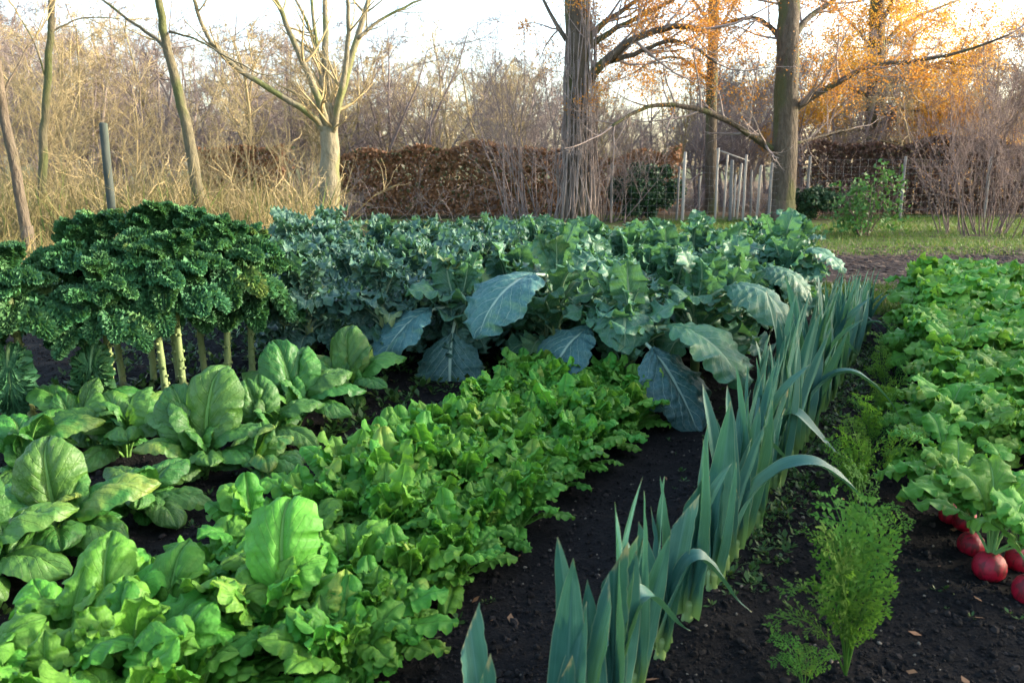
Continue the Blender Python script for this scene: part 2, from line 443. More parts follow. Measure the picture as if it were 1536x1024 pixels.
def leaf(name, mat, L, W, prof, el, pet=0.0, nu=11, nv=26, fold=0.2, fold_tip=None, cup=0.0, rec=0.0, ruf=(0, 0), puck=0.0,
         npuck=7, teeth=(0, 0), lob=(0, 0), seed=0, rib=0.004, sway=0.1, noise=0.0, tear=0.0, twist=0.0, blis=0.0, bsc=26.0, skew=0.0):
    r = np.random.default_rng(seed)
    total = pet + L
    ns = 14 + nv
    P, T, N = spine(total, el, 80, sway, r.uniform(0, 6))
    sall = np.linspace(0, 1, 80)

    def samp(A, s):
        return np.stack([np.interp(s, sall, A[:, i]) for i in range(3)], 1)
    t = np.linspace(0, 1, nv)
    s = (pet + L * t) / total
    p, tt, nn = samp(P, s), samp(T, s), samp(N, s)
    bb = np.cross(tt, nn)
    w = smooth_prof(prof, nv) * W
    u = np.linspace(-1, 1, nu)
    U, TT = np.meshgrid(u, t)
    au = np.abs(U)
    sd = (U > 0).astype(float)
    fl = fold if fold_tip is None else fold + (fold_tip - fold) * t[:, None]
    ph = r.uniform(0, 6, 4)
    # each side has its own outline
    wl = np.ones_like(U)
    if lob[1]:
        for side in (0, 1):
            lo = np.sin(2 * PI * lob[1] * t + ph[side]) * 0.6 + np.sin(2 * PI * lob[1] * 1.83 * t + ph[side + 2]) * 0.4
            wl += np.where(sd == side, lob[0] * lo[:, None] * au ** 0.8 * np.minimum(1, t * 6)[:, None], 0)
    if teeth[1]:
        saw = (t * teeth[1] + r.uniform(0, 1)) % 1.0
        wl += teeth[0] * (saw - 0.5)[:, None] * au ** 3
    if tear:
        wl -= tear * np.clip(r.normal(0, 1, (nv, 1)), 0, 2) * au ** 2
    half = w[:, None] * wl
    x = U * half
    h = np.zeros_like(x)
    if cup:
        h += cup * au ** 2 * half
    if rec:
        h -= rec * au ** 3.0 * half
    along = np.zeros_like(x)
    if ruf[1]:
        for k, (fq, am) in enumerate(((1.0, 1.0), (2.37, 0.55))):
            a1 = 2 * PI * ruf[1] * fq * TT + np.where(sd > 0, ph[0], ph[1]) + k
            a1 = a1 + 1.7 * np.sin(2 * PI * 1.3 * TT + ph[2] + 2 * sd) + 0.9 * np.sin(2 * PI * 3.1 * TT + ph[3])
            g = au ** 1.7
            h += ruf[0] * am * W * g * np.sin(a1) * np.minimum(1, TT * 5)
            along += 0.45 * ruf[0] * am * W * g * np.cos(a1)
            x *= 1 - 0.18 * ruf[0] * g * np.cos(a1)
    if skew:
        along += skew * L * U * TT ** 5
    if puck:
        q = (TT - 0.5 * au) * npuck + 0.43 * sd + 0.08 * np.sin(5 * U + ph[3])
        bl = np.abs(np.sin(PI * q)) ** 0.7
        h += puck * W * bl * (np.minimum(1, au * 3.2)) * (1 - 0.65 * au ** 4)
        h -= puck * 0.8 * W * np.exp(-(U / 0.12) ** 2)
    if blis:
        fb = make_noise(seed + 55, 22)
        Q = np.stack([x, TT * L, 0 * x], -1)
        bn = np.abs(fb(Q, bsc * 2.2)) ** 0.8 + 0.6 * np.abs(fb(Q + 3.1, bsc * 4.6))
        h += blis * W * bn * np.minimum(1, au * 5) * (1 - 0.5 * au ** 4)
    cf = 1.0 / np.sqrt(1 + fl ** 2)
    V = p[:, None, :] + bb[:, None, :] * (x * cf)[:, :, None] + nn[:, None, :] * (h + fl * cf * np.abs(x))[:, :, None] + tt[:, None, :] * along[:, :, None]
    if twist:
        ang = twist * (t ** 1.5)
        ca, sa = np.cos(ang)[:, None, None], np.sin(ang)[:, None, None]
        off = V - p[:, None, :]
        k = tt[:, None, :]
        V = p[:, None, :] + off * ca + np.cross(np.broadcast_to(k, off.shape), off) * sa + k * (off * k).sum(-1, keepdims=True) * (1 - ca)
    V = V.reshape(-1, 3)
    if noise:
        f = make_noise(seed + 99)
        nz = np.stack([f(V, 28.0), make_noise(seed + 98)(V, 28.0), make_noise(seed + 97)(V, 28.0)], 1)
        V = V + noise * nz * (0.25 + au.reshape(-1, 1))
    F = [(i * nu + j, i * nu + j + 1, (i + 1) * nu + j + 1, (i + 1) * nu + j) for i in range(nv - 1) for j in range(nu - 1)]
    UV = np.stack([(U.ravel() + 1) / 2, TT.ravel()], 1)
    if rib:
        st = np.linspace(0, min(1.0, (pet + 0.88 * L) / total), 18)
        pt, tg, nm = samp(P, st), samp(T, st), samp(N, st)
        rad = rib * (1 - 0.86 * st)
        drop = np.where(st * total > pet, rad * 0.55, 0)
        if puck:
            drop = drop + np.where(st * total > pet, puck * 0.8 * W, 0)
        V2, F2 = ring_tube(pt - nm * drop[:, None], tg, nm, rad, 6)
        o = len(V)
        V = np.vstack([V, V2])
        F += [tuple(i + o for i in q) for q in F2]
        UV = np.vstack([UV, np.tile([[0.5, 0.1]], (len(V2), 1))])
    return mesh_from(name, V, F, UV, [mat])


def curly_leaf(name, mat, L, el, seed, pet=0.05, size=0.235, amp=0.34, kf=13, rib=0.0065, npair=9):
    """kale: a rib with overlapping frilled lobes"""
    r = np.random.default_rng(seed)
    total = pet + L
    P, T, N = spine(total, el, 60, 0.15, r.uniform(0, 6))
    sall = np.linspace(0, 1, 60)
    V, F, UV = [], [], []
    nr, nth = 5, 44
    rr = np.linspace(0.02, 1, nr)
    th = np.linspace(-R(108), R(108), nth)
    RR, TH = np.meshgrid(rr, th, indexing="ij")
    base = 0
    specs = []
    for i in range(npair):
        tv = 0.10 + 0.84 * i / (npair - 1)
        for side in (-1, 1):
            specs.append((tv + r.uniform(-0.03, 0.03), side, R(28 + 34 * tv)))
    specs.append((1.0, 0, R(90)))
    for tv, side, al in specs:
        s = (pet + L * min(tv, 1)) / total
        p = np.array([np.interp(s, sall, P[:, i]) for i in range(3)])
        tg = np.array([np.interp(s, sall, T[:, i]) for i in range(3)])
        nm = np.array([np.interp(s, sall, N[:, i]) for i in range(3)])
        x = np.cross(tg, nm) * (side if side else 1)
        d = x * math.cos(al) + tg * math.sin(al)
        if side == 0:
            d = tg
        nm2 = nm + x * r.uniform(-0.35, 0.1) + tg * r.uniform(-0.2, 0.2)
        nm2 /= np.linalg.norm(nm2)
        b = np.cross(nm2, d)
        sz = L * size * (0.45 + 0.75 * math.sin(PI * min(1, 0.12 + tv * 0.78))) * r.uniform(0.85, 1.12)
        ph = r.uniform(0, 6, 3)
        wave = np.sin(kf * TH + ph[0]) + 0.55 * np.sin(kf * 2.3 * TH + ph[1])
        g = RR ** 1.6
        rad = RR * (1 + 0.10 * np.sin(kf * 1.6 * TH + ph[2]) * RR ** 2)
        h = amp * g * wave + 0.12 * RR - 0.18 * RR ** 2
        tang = amp * 0.6 * g * np.cos(kf * TH + ph[0])
        cx, cy = rad * np.cos(TH) - tang * np.sin(TH), rad * np.sin(TH) + tang * np.cos(TH)
        c = p + d * sz * 0.05
        VV = c[None, None] + sz * (cx[..., None] * d + cy[..., None] * b + h[..., None] * nm2)
        V.append(VV.reshape(-1, 3))
        ss = side if side else 1
        UV.append(np.stack([(0.5 + 0.5 * ss * (0.25 + 0.75 * RR)).ravel(), np.full(RR.size, min(tv, 1) * 0.9)], 1))
        for i in range(nr - 1):
            for j in range(nth - 1):
                a = base + i * nth + j
                F.append((a, a + 1, a + nth + 1, a + nth))
        base += nr * nth
    rad = rib * (1 - 0.8 * sall)
    V2, F2 = ring_tube(P, T, N, rad, 6)
    V.append(V2)
    UV.append(np.tile([[0.5, 0.1]], (len(V2), 1)))
    F += [tuple(i + base for i in q) for q in F2]
    return mesh_from(name, np.vstack(V), F, np.vstack(UV), [mat])


# ---------------------------------------------------------------- tube collector for wood
class Tubes:
    def __init__(self):
        self.V, self.F = [], []

    def tube(self, pts, rads, sides=5, cap=True):
        pts = [Vector(p) for p in pts]
        n = len(pts)
        ref = Vector((0.31, 0.2, 0.93)) if abs((pts[-1] - pts[0]).normalized().z) < 0.8 else Vector((1, 0.13, 0))
        o = len(self.V)
        for i, p in enumerate(pts):
            t = (pts[min(i + 1, n - 1)] - pts[max(i - 1, 0)])
            t = t.normalized() if t.length > 1e-9 else Vector((0, 0, 1))
            a = t.cross(ref)
            a = a.normalized() if a.length > 1e-6 else Vector((1, 0, 0))
            b = t.cross(a)
            for k in range(sides):
                an = 2 * PI * k / sides
                self.V.append(p + (a * math.cos(an) + b * math.sin(an)) * rads[i])
        for i in range(n - 1):
            for k in range(sides):
                k2 = (k + 1) % sides
                self.F.append((o + i * sides + k, o + i * sides + k2, o + (i + 1) * sides + k2, o + (i + 1) * sides + k))
        if cap and sides > 3:
            self.F.append(tuple(o + k for k in range(sides))[::-1])
            self.F.append(tuple(o + (n - 1) * sides + k for k in range(sides)))

    def quad(self, p, a, b):
        o = len(self.V)
        self.V += [p - a - b * 0.2, p + b - a * 0.2, p + a + b * 0.2, p - b + a * 0.2]
        self.F.append((o, o + 1, o + 2, o + 3))

    def mesh(self, name, mat, smooth=True):
        return mesh_from(name, self.V, self.F, None, [mat], None, smooth)


def rvec(rg):
    while True:
        v = Vector((rg.uniform(-1, 1), rg.uniform(-1, 1), rg.uniform(-1, 1)))
        if 0.05 < v.length < 1:
            return v.normalized()


def grow(T, p, d, length, rad, level, rg, tips=None, up=0.15, nchild=(5, 8), wob=0.22, shrink=0.55, spread=(28, 60), rmin=0.003, start=0.25):
    """one branch and its side branches"""
    n = 5 if level > 1 else (4 if level == 1 else 3)
    pts, rads = [Vector(p)], [rad]
    dirs = [d.normalized()]
    for i in range(n):
        d = (d + rvec(rg) * wob + Vector((0, 0, up))).normalized()
        pts.append(pts[-1] + d * (length / n))
        rads.append(max(rmin * 0.6, rad * (1 - 0.8 * (i + 1) / n)))
        dirs.append(d)
    T.tube(pts, rads, 6 if level >= 3 else (4 if level == 2 else 3), cap=False)
    if level == 0:
        if tips is not None:
            tips.append((pts[-1], d))
            tips.append((pts[-2], d))
        return
    for k in range(rg.randint(*nchild)):
        s = rg.uniform(start, 1.0) * n
        i = min(int(s), n - 1)
        q = pts[i].lerp(pts[i + 1], s - i)
        dd = dirs[i + 1]
        ax = dd.cross(rvec(rg))
        if ax.length < 1e-4:
            continue
        nd = dd.copy()
        nd.rotate(Matrix.Rotation(R(rg.uniform(*spread)), 3, ax.normalized()))
        fr = 1 - 0.55 * s / n
        grow(T, q, nd, length * shrink * fr * rg.uniform(0.7, 1.25), max(rmin, rads[i] * 0.55), level - 1, rg, tips, up, nchild, wob, shrink, spread, rmin, 0.15)


# ================================================================= THE SETTING
def axis(lo, hi, a, b, fine, grow_f=1.35):
    xs = list(np.arange(a, b + 1e-6, fine))
    st = fine
    x = b
    while x < hi:
        st *= grow_f
        x += st
        xs.append(min(x, hi))
    st = fine
    x = a
    pre = []
    while x > lo:
        st *= grow_f
        x -= st
        pre.append(max(x, lo))
    return np.array(pre[::-1] + xs)


def ground_h(x, y):
    P = np.stack([x, y, np.zeros_like(x)], -1)
    near = np.clip((9.0 - y) / 2.0, 0, 1) * np.clip((y + 2) / 2, 0, 1) * np.clip((7 - np.abs(x)) / 1.5, 0, 1)
    g1, g2, g3 = GN
    h = 0.018 * g1(P, 4.0) + 0.010 * g2(P, 13.0) + 0.009 * g3(P, 42.0)
    return h * near + 0.03 * g1(P, 0.7) * (1 - near) * (np.abs(x) < 60) * (y < 60)


GN = (make_noise(1, 10), make_noise(2, 14), make_noise(3, 18))
xs = axis(-400, 400, -3.4, 3.8, 0.024)
ys = axis(-60, 900, 0.7, 6.4, 0.024)
GX, GY = np.meshgrid(xs, ys)
GZ = ground_h(GX, GY)
nx, ny = len(xs), len(ys)
idx = np.arange(nx * ny).reshape(ny, nx)
GF = np.stack([idx[:-1, :-1], idx[:-1, 1:], idx[1:, 1:], idx[1:, :-1]], -1).reshape(-1, 4)
g = obj("ground", mesh_np("ground", np.stack([GX, GY, GZ], -1).reshape(-1, 3), GF, M["ground"]))
g["kind"] = "structure"


def gz(x, y):
    return float(ground_h(np.array([x]), np.array([y]))[0])


# soil crumbs
def blobs(name, P, S, mat, flat=(0.6, 1.0)):
    base = np.array([(1, 0, 0), (-1, 0, 0), (0, 1, 0), (0, -1, 0), (0, 0, 1), (0, 0, -1)], float)
    tri = np.array([(0, 2, 4), (2, 1, 4), (1, 3, 4), (3, 0, 4), (2, 0, 5), (1, 2, 5), (3, 1, 5), (0, 3, 5)])
    # one subdivision
    V = [tuple(v) for v in base]
    cache = {}
    F = []

    def midp(a, b):
        k = (min(a, b), max(a, b))
        if k not in cache:
            m = np.array(V[a]) + np.array(V[b])
            V.append(tuple(m / np.linalg.norm(m)))
            cache[k] = len(V) - 1
        return cache[k]
    for a, b, c in tri:
        ab, bc, ca = midp(a, b), midp(b, c), midp(c, a)
        F += [(a, ab, ca), (ab, b, bc), (ca, bc, c), (ab, bc, ca)]
    V = np.array(V)
    F = np.array(F)
    n = len(P)
    sc = NR.uniform(0.65, 1.25, (n, 1, 3))
    sc[:, :, 2] *= NR.uniform(*flat, (n, 1))
    jit = 1 + NR.normal(0, 0.16, (n, len(V), 1))
    a = NR.uniform(0, 2 * PI, n)
    VV = V[None] * jit * sc * S[:, None, None]
    ca, sa = np.cos(a)[:, None], np.sin(a)[:, None]
    X = VV[..., 0] * ca - VV[..., 1] * sa
    Y = VV[..., 0] * sa + VV[..., 1] * ca
    VV = np.stack([X, Y, VV[..., 2]], -1) + P[:, None, :]
    FF = F[None] + (np.arange(n) * len(V))[:, None, None]
    return mesh_np(name, VV.reshape(-1, 3), FF.reshape(-1, 3), mat, smooth=False)


N = 44000
yy = 1.0 + 4.2 * NR.uniform(0, 1, N) ** 1.7
xx = NR.uniform(-0.72, 0.72, N) * yy + 0.1
S = np.clip(NR.lognormal(-5.85, 0.5, N), 0.0014, 0.012)
P = np.stack([xx, yy, ground_h(xx, yy) + S * 0.3], 1)
o = obj("soil_clods", blobs("soil_clods", P, S, M["clod"]))
o["kind"] = "stuff"
o["label"] = "dark crumbly soil clods across the vegetable beds"
N = 900
yy = 1.0 + 4.2 * NR.uniform(0, 1, N) ** 1.6
xx = NR.uniform(-0.3, 0.7, N) * yy + 0.1
S = np.clip(NR.lognormal(-6.0, 0.4, N), 0.0014, 0.006)
o = obj("pale_debris", blobs("pale_debris", np.stack([xx, yy, ground_h(xx, yy) + S * 0.8], 1), S, M["straw"]))
o["kind"] = "stuff"
o["label"] = "pale flecks of grit and straw on the dark soil"


def ribbons(name, X, Y, H, W, lean, mat, segs=3, z0=None):
    """upright blades: X,Y base, H height, W half width"""
    n = len(X)
    a = NR.uniform(0, 2 * PI, n)
    b = NR.uniform(0, 2 * PI, n)
    lx, ly = np.cos(b) * lean * H, np.sin(b) * lean * H
    zz = ground_h(X, Y) - 0.01 if z0 is None else z0
    V = np.zeros((n, (segs + 1) * 2, 3))
    for i in range(segs + 1):
        t = i / segs
        w = W * (1 - 0.9 * t ** 1.5)
        cx, cy, cz = X + lx * t * t, Y + ly * t * t, zz + H * (t - 0.25 * lean * t * t)
        V[:, 2 * i] = np.stack([cx - w * np.cos(a), cy - w * np.sin(a), cz], 1)
        V[:, 2 * i + 1] = np.stack([cx + w * np.cos(a), cy + w * np.sin(a), cz], 1)
    F = np.array([(2 * i, 2 * i + 1, 2 * i + 3, 2 * i + 2) for i in range(segs)])
    FF = F[None] + (np.arange(n) * (segs + 1) * 2)[:, None, None]
    return mesh_np(name, V.reshape(-1, 3), FF.reshape(-1, 4), mat)


FL = Tubes()
rf = random.Random(17)
for i in range(170):
    y = 1.1 + 3.6 * rf.random() ** 1.3
    x = rf.uniform(-0.55, 0.66) * y + 0.1
    q = Vector((rf.uniform(-1, 1), rf.uniform(-1, 1), rf.uniform(-0.3, 0.3))).normalized()
    w = q.cross(Vector((rf.uniform(-0.4, 0.4), rf.uniform(-0.4, 0.4), 1))).normalized()
    k = rf.uniform(0.005, 0.016)
    FL.quad(Vector((x, y, gz(x, y) + 0.006)), q * k, w * k * 0.5)
o = obj("fallen_leaves", FL.mesh("fallen_leaves", M["beech"], False))
o["kind"] = "stuff"
o["label"] = "small brown fallen leaf bits scattered on the soil"
# lawn grass
n1 = 60000
yl = NR.uniform(9.2, 17.0, n1)
xl = NR.uniform(0.5, 11.0, n1)
dens = make_noise(71)(np.stack([xl, yl, 0 * xl], 1), 1.6)
keep = dens > -0.4
yl, xl = yl[keep], xl[keep]
n2 = 7000
y2 = NR.uniform(5.35, 6.75, n2)
x2 = NR.uniform(1.6, 3.6, n2)
xl, yl = np.concatenate([xl, x2]), np.concatenate([yl, y2])
o = obj("lawn_grass", ribbons("lawn_grass", xl, yl, NR.uniform(0.025, 0.085, len(xl)), NR.uniform(0.003, 0.006, len(xl)), NR.uniform(0.2, 1.1, len(xl)), M["grass"], 2))
o["kind"] = "stuff"
o["label"] = "short tufty grass on the lawn beyond the beds"
# bark chips on the path
N = 5200
yy = NR.uniform(6.4, 10.2, N)
xx = NR.uniform(0.8, 8.0, N)
S = np.clip(NR.lognormal(-3.9, 0.45, N), 0.008, 0.05)
o = obj("bark_chips", blobs("bark_chips", np.stack([xx, yy, ground_h(xx, yy) + S * 0.1], 1), S, M["chip"], (0.2, 0.45)))
o["kind"] = "stuff"
o["label"] = "brown bark chips on the path beyond the beds"


# ================================================================= VEGETABLES
def put_leaf(parent, me, az, tilt=0.0, sc=1.0, z=0.0, roll=0.0, off=(0, 0), name="leaf"):
    """az: compass direction the leaf leans to (degrees, 0 = away from the camera, 90 = towards +X)"""
    o = bpy.data.objects.new(name, me)
    o.parent = parent
    o.rotation_mode = "XYZ"
    m = Matrix.Rotation(R(-az), 3, "Z") @ Matrix.Rotation(R(tilt), 3, "X") @ Matrix.Rotation(R(roll), 3, "Y")
    o.rotation_euler = m.to_euler("XYZ")
    o.location = (off[0], off[1], z)
    o.scale = (sc, sc, sc)
    return link(o)


# ---- leaf meshes of each kind (shared between copies)
OV = [(0, 0.30), (0.06, 0.68), (0.2, 0.96), (0.4, 1.0), (0.65, 0.90), (0.85, 0.62), (0.95, 0.34), (1, 0.03)]
SPIN = {"up": [], "mid": [], "low": []}
for i in range(4):
    kw = dict(prof=OV, nu=21, nv=40, puck=0.075, npuck=6, ruf=(0.045, 1.8), fold=0.16, fold_tip=-0.05, rec=0.42, rib=0.0058, noise=0.003, blis=0.15)
    SPIN["up"].append(leaf("spinach_leaf", M["spinach"], 0.165 + 0.012 * i, 0.064 + 0.004 * i, el=[(0, 86), (0.45, 80), (0.75, 62), (1, 18 - 14 * i)], pet=0.075, seed=20 + i, **kw))
    SPIN["mid"].append(leaf("spinach_leaf", M["spinach"], 0.165 + 0.01 * i, 0.064, el=[(0, 70), (0.35, 50), (0.65, 10), (1, -38 - 6 * i)], pet=0.085, seed=30 + i, **kw))
    SPIN["low"].append(leaf("spinach_leaf", M["spinach"], 0.145 + 0.01 * i, 0.058, el=[(0, 52), (0.35, 22), (0.65, -18), (1, -58)], pet=0.07, seed=40 + i, **kw))

MU = [(0, 0.14), (0.15, 0.42), (0.35, 0.76), (0.6, 1.0), (0.78, 0.98), (0.9, 0.78), (0.97, 0.46), (1, 0.10)]
MUST = {"up": [], "mid": [], "low": [], "broad": []}
for i in range(6):
    kw = dict(prof=MU, pet=0.025, nu=13, nv=52, ruf=(0.22, 4.6), lob=(0.11, 6.5), teeth=(0.0, 0), puck=0.09, npuck=7, fold=0.10, rec=0.25, rib=0.0038, noise=0.004, blis=0.20)
    MUST["up"].append(leaf("mustard_leaf", M["mustard"], 0.158 + 0.01 * (i % 3), 0.030 + 0.003 * (i % 2), el=[(0, 86), (0.5, 80), (0.8, 62), (1, 20 + 8 * i)], seed=50 + i, **kw))
    MUST["mid"].append(leaf("mustard_leaf", M["mustard"], 0.160 + 0.01 * (i % 3), 0.031, el=[(0, 74), (0.45, 56), (0.8, 22), (1, -18)], seed=60 + i, **kw))
    MUST["low"].append(leaf("mustard_leaf", M["mustard"], 0.16, 0.028, el=[(0, 42), (0.4, 22), (0.75, -2), (1, -22)], seed=70 + i, **kw))
for i in range(5):
    MUST["broad"].append(leaf("mustard_leaf", M["mustard"], 0.16 + 0.010 * i, 0.040 + 0.002 * i, [(0, 0.16), (0.15, 0.45), (0.35, 0.8), (0.6, 1.0), (0.8, 0.95), (0.92, 0.62), (0.98, 0.3), (1, 0.06)],
                              [(0, 82), (0.45, 72), (0.75, 45), (1, 0 - 12 * i)], pet=0.03, nu=19, nv=46, ruf=(0.11, 3.4), lob=(0.05, 5), teeth=(0.0, 0), puck=0.06, fold=0.14, fold_tip=-0.05, rec=0.35, rib=0.0045, noise=0.004, blis=0.20, seed=80 + i))

RA = [(0, 0.10), (0.14, 0.26), (0.2, 0.16), (0.32, 0.48), (0.38, 0.36), (0.55, 0.9), (0.72, 1.0), (0.88, 0.82), (0.96, 0.5), (1, 0.10)]
RAD = {"up": [], "mid": [], "low": []}
for i in range(5):
    kw = dict(prof=RA, pet=0.07, nu=13, nv=38, ruf=(0.24, 3.6), lob=(0.11, 4.2), teeth=(0.0, 0), puck=0.05, fold=0.14, rec=0.25, blis=0.08, rib=0.0042, noise=0.005)
    RAD["up"].append(leaf("radish_leaf", M["radish_leaf"], 0.15, 0.043, el=[(0, 84), (0.45, 76), (0.75, 45), (1, -10 + 6 * i)], seed=90 + i, **kw))
    RAD["mid"].append(leaf("radish_leaf", M["radish_leaf"], 0.155, 0.044, el=[(0, 74), (0.4, 52), (0.72, 10), (1, -35)], seed=100 + i, **kw))
    RAD["low"].append(leaf("radish_leaf", M["radish_leaf"], 0.15, 0.043, el=[(0, 58), (0.4, 26), (0.72, -12), (1, -45)], seed=110 + i, **kw))

KALE = {"up": [], "mid": [], "low": []}
for i in range(4):
    KALE["up"].append(curly_leaf("kale_leaf", M["kale"], 0.17, [(0, 86), (0.6, 74), (1, 25)], 120 + i))
    KALE["mid"].append(curly_leaf("kale_leaf", M["kale"], 0.20, [(0, 60), (0.45, 38), (1, -25)], 130 + i))
    KALE["low"].append(curly_leaf("kale_leaf", M["kale"], 0.19, [(0, 30), (0.4, 0), (1, -55)], 140 + i))
KALE_HANG = [curly_leaf("old_kale_leaf", M["kale"], 0.20, [(0, 15), (0.15, -50), (0.5, -80), (1, -100)], 150 + i, pet=0.04, size=0.30, amp=0.20, kf=13, rib=0.008, npair=10) for i in range(2)]

CA = [(0, 0.10), (0.06, 0.30), (0.2, 0.74), (0.42, 1.0), (0.65, 0.98), (0.85, 0.72), (0.95, 0.42), (1, 0.08)]
CAUL = {"up": [], "mid": [], "low": []}
BROC = {"up": [], "mid": [], "low": []}
for i in range(5):
    kw = dict(prof=CA, pet=0.09, nu=17, nv=40, ruf=(0.22, 3.2), lob=(0.12, 4.5), teeth=(0.03, 15), puck=0.05, npuck=6, fold=0.18, rib=0.008, noise=0.008)
    CAUL["up"].append(leaf("cauliflower_leaf", M["cauli"], 0.27, 0.085, el=[(0, 86), (0.5, 80), (0.8, 66), (1, 25 + 8 * i)], seed=160 + i, **kw))
    CAUL["mid"].append(leaf("cauliflower_leaf", M["cauli"], 0.30, 0.095, el=[(0, 68), (0.45, 50), (0.75, 15), (1, -30)], seed=170 + i, **kw))
    CAUL["low"].append(leaf("cauliflower_leaf", M["cauli"], 0.30, 0.10, el=[(0, 50), (0.35, 20), (0.7, -25), (1, -60)], seed=180 + i, **kw))
    kw.update(ruf=(0.36, 4.4), lob=(0.20, 6.5), teeth=(0.10, 13), noise=0.011, rib=0.0065)
    BROC["up"].append(leaf("broccoli_leaf", M["brassica"], 0.23, 0.068, el=[(0, 84), (0.5, 72), (0.8, 45), (1, 0 + 8 * i)], seed=190 + i, **kw))
    BROC["mid"].append(leaf("broccoli_leaf", M["brassica"], 0.26, 0.075, el=[(0, 62), (0.45, 40), (0.75, 0), (1, -45)], seed=200 + i, **kw))
    BROC["low"].append(leaf("broccoli_leaf", M["brassica"], 0.26, 0.078, el=[(0, 42), (0.35, 10), (0.7, -35), (1, -65)], seed=210 + i, **kw))
HERO = [leaf("large_cauliflower_leaf", M["cabbage_old"], 0.40, 0.165, CA, el, pet=0.16, nu=25, nv=56, ruf=(0.07, 3.2), lob=(0.045, 7), teeth=(0.02, 18),
             puck=0.055, npuck=7, fold=fo, rec=0.15, blis=0.05, rib=0.010, noise=0.006, tear=0.02, seed=220 + i)
        for i, (el, fo) in enumerate([([(0, 30), (0.3, 12), (0.6, -22), (1, -62)], 0.05), ([(0, 20), (0.3, 0), (0.6, -30), (1, -50)], 0.10), ([(0, 5), (0.3, -22), (0.6, -38), (1, -55)], 0.0), ([(0, 45), (0.35, 18), (0.7, -40), (1, -78)], -0.25)])]

# leek leaves
LK = [(0, 0.80), (0.1, 1.0), (0.4, 1.0), (0.65, 0.82), (0.85, 0.48), (0.95, 0.2), (1, 0.015)]
LKB = [(0, 0.90), (0.2, 1.0), (0.6, 1.0), (0.9, 0.93), (0.97, 0.88), (1, 0.84)]
LEEK = {"up": [], "out": [], "kink": [], "arch": [], "stub": [], "broad": []}
for i in range(4):
    kw = dict(nu=9, nv=44, fold=0.95, fold_tip=0.30, rib=0, sway=0.06, noise=0.0015, ruf=(0.03, 3))
    LEEK["up"].append(leaf("leek_leaf", M["leek"], 0.40 + 0.02 * i, 0.027, LK, [(0, 90), (0.3, 88), (1, 84 - 3 * i)], seed=230 + i, **kw))
    LEEK["out"].append(leaf("leek_leaf", M["leek"], 0.38 + 0.015 * i, 0.026, LK, [(0, 90), (0.2, 82), (0.6, 74), (1, 58 - 8 * i)], seed=240 + i, twist=0.5 * (i % 2), **kw))
    LEEK["kink"].append(leaf("leek_leaf", M["leek"], 0.40, 0.028, LK, [(0, 90), (0.2, 83), (0.50 + 0.04 * i, 74), (0.57 + 0.04 * i, -38), (0.8, -50), (1, -30)], seed=250 + i, **kw))
    LEEK["arch"].append(leaf("leek_leaf", M["leek"], 0.46, 0.026, LK, [(0, 90), (0.25, 72), (0.5, 30), (0.65, -30), (1, -62)], seed=260 + i, **kw))
    LEEK["broad"].append(leaf("leek_leaf", M["leek"], 0.36 + 0.02 * i, 0.040, [(0, 1.0), (0.3, 0.98), (0.6, 0.72), (0.85, 0.33), (1, 0.01)], [(0, 90), (0.3, 86), (1, 80 - 2 * i)], seed=280 + i, nu=11, nv=44, fold=0.8, fold_tip=0.25, rib=0, sway=0.05, noise=0.0015, ruf=(0.03, 2)))
    LEEK["stub"].append(leaf("leek_leaf", M["leek"], 0.27 + 0.03 * i, 0.029, LKB, [(0, 90), (0.3, 84), (1, 76)], seed=270 + i, tear=0.05, skew=(0.16, -0.2, 0.13, -0.15)[i], **kw))


def shank_mesh(i):
    T = Tubes()
    r = 0.0165 + 0.002 * (i % 3)
    hs = (-0.03, 0.0, 0.03, 0.06, 0.10, 0.14, 0.17)
    rr = (0.9, 1.12, 1.0, 0.97, 1.0, 1.05, 0.75)
    T.tube([(0.003 * math.sin(9 * h + i), 0.003 * math.cos(7 * h), h) for h in hs], [r * k for k in rr], 14)
    return T.mesh("leek_shank", M["shank"])


SHANK = [shank_mesh(i) for i in range(3)]


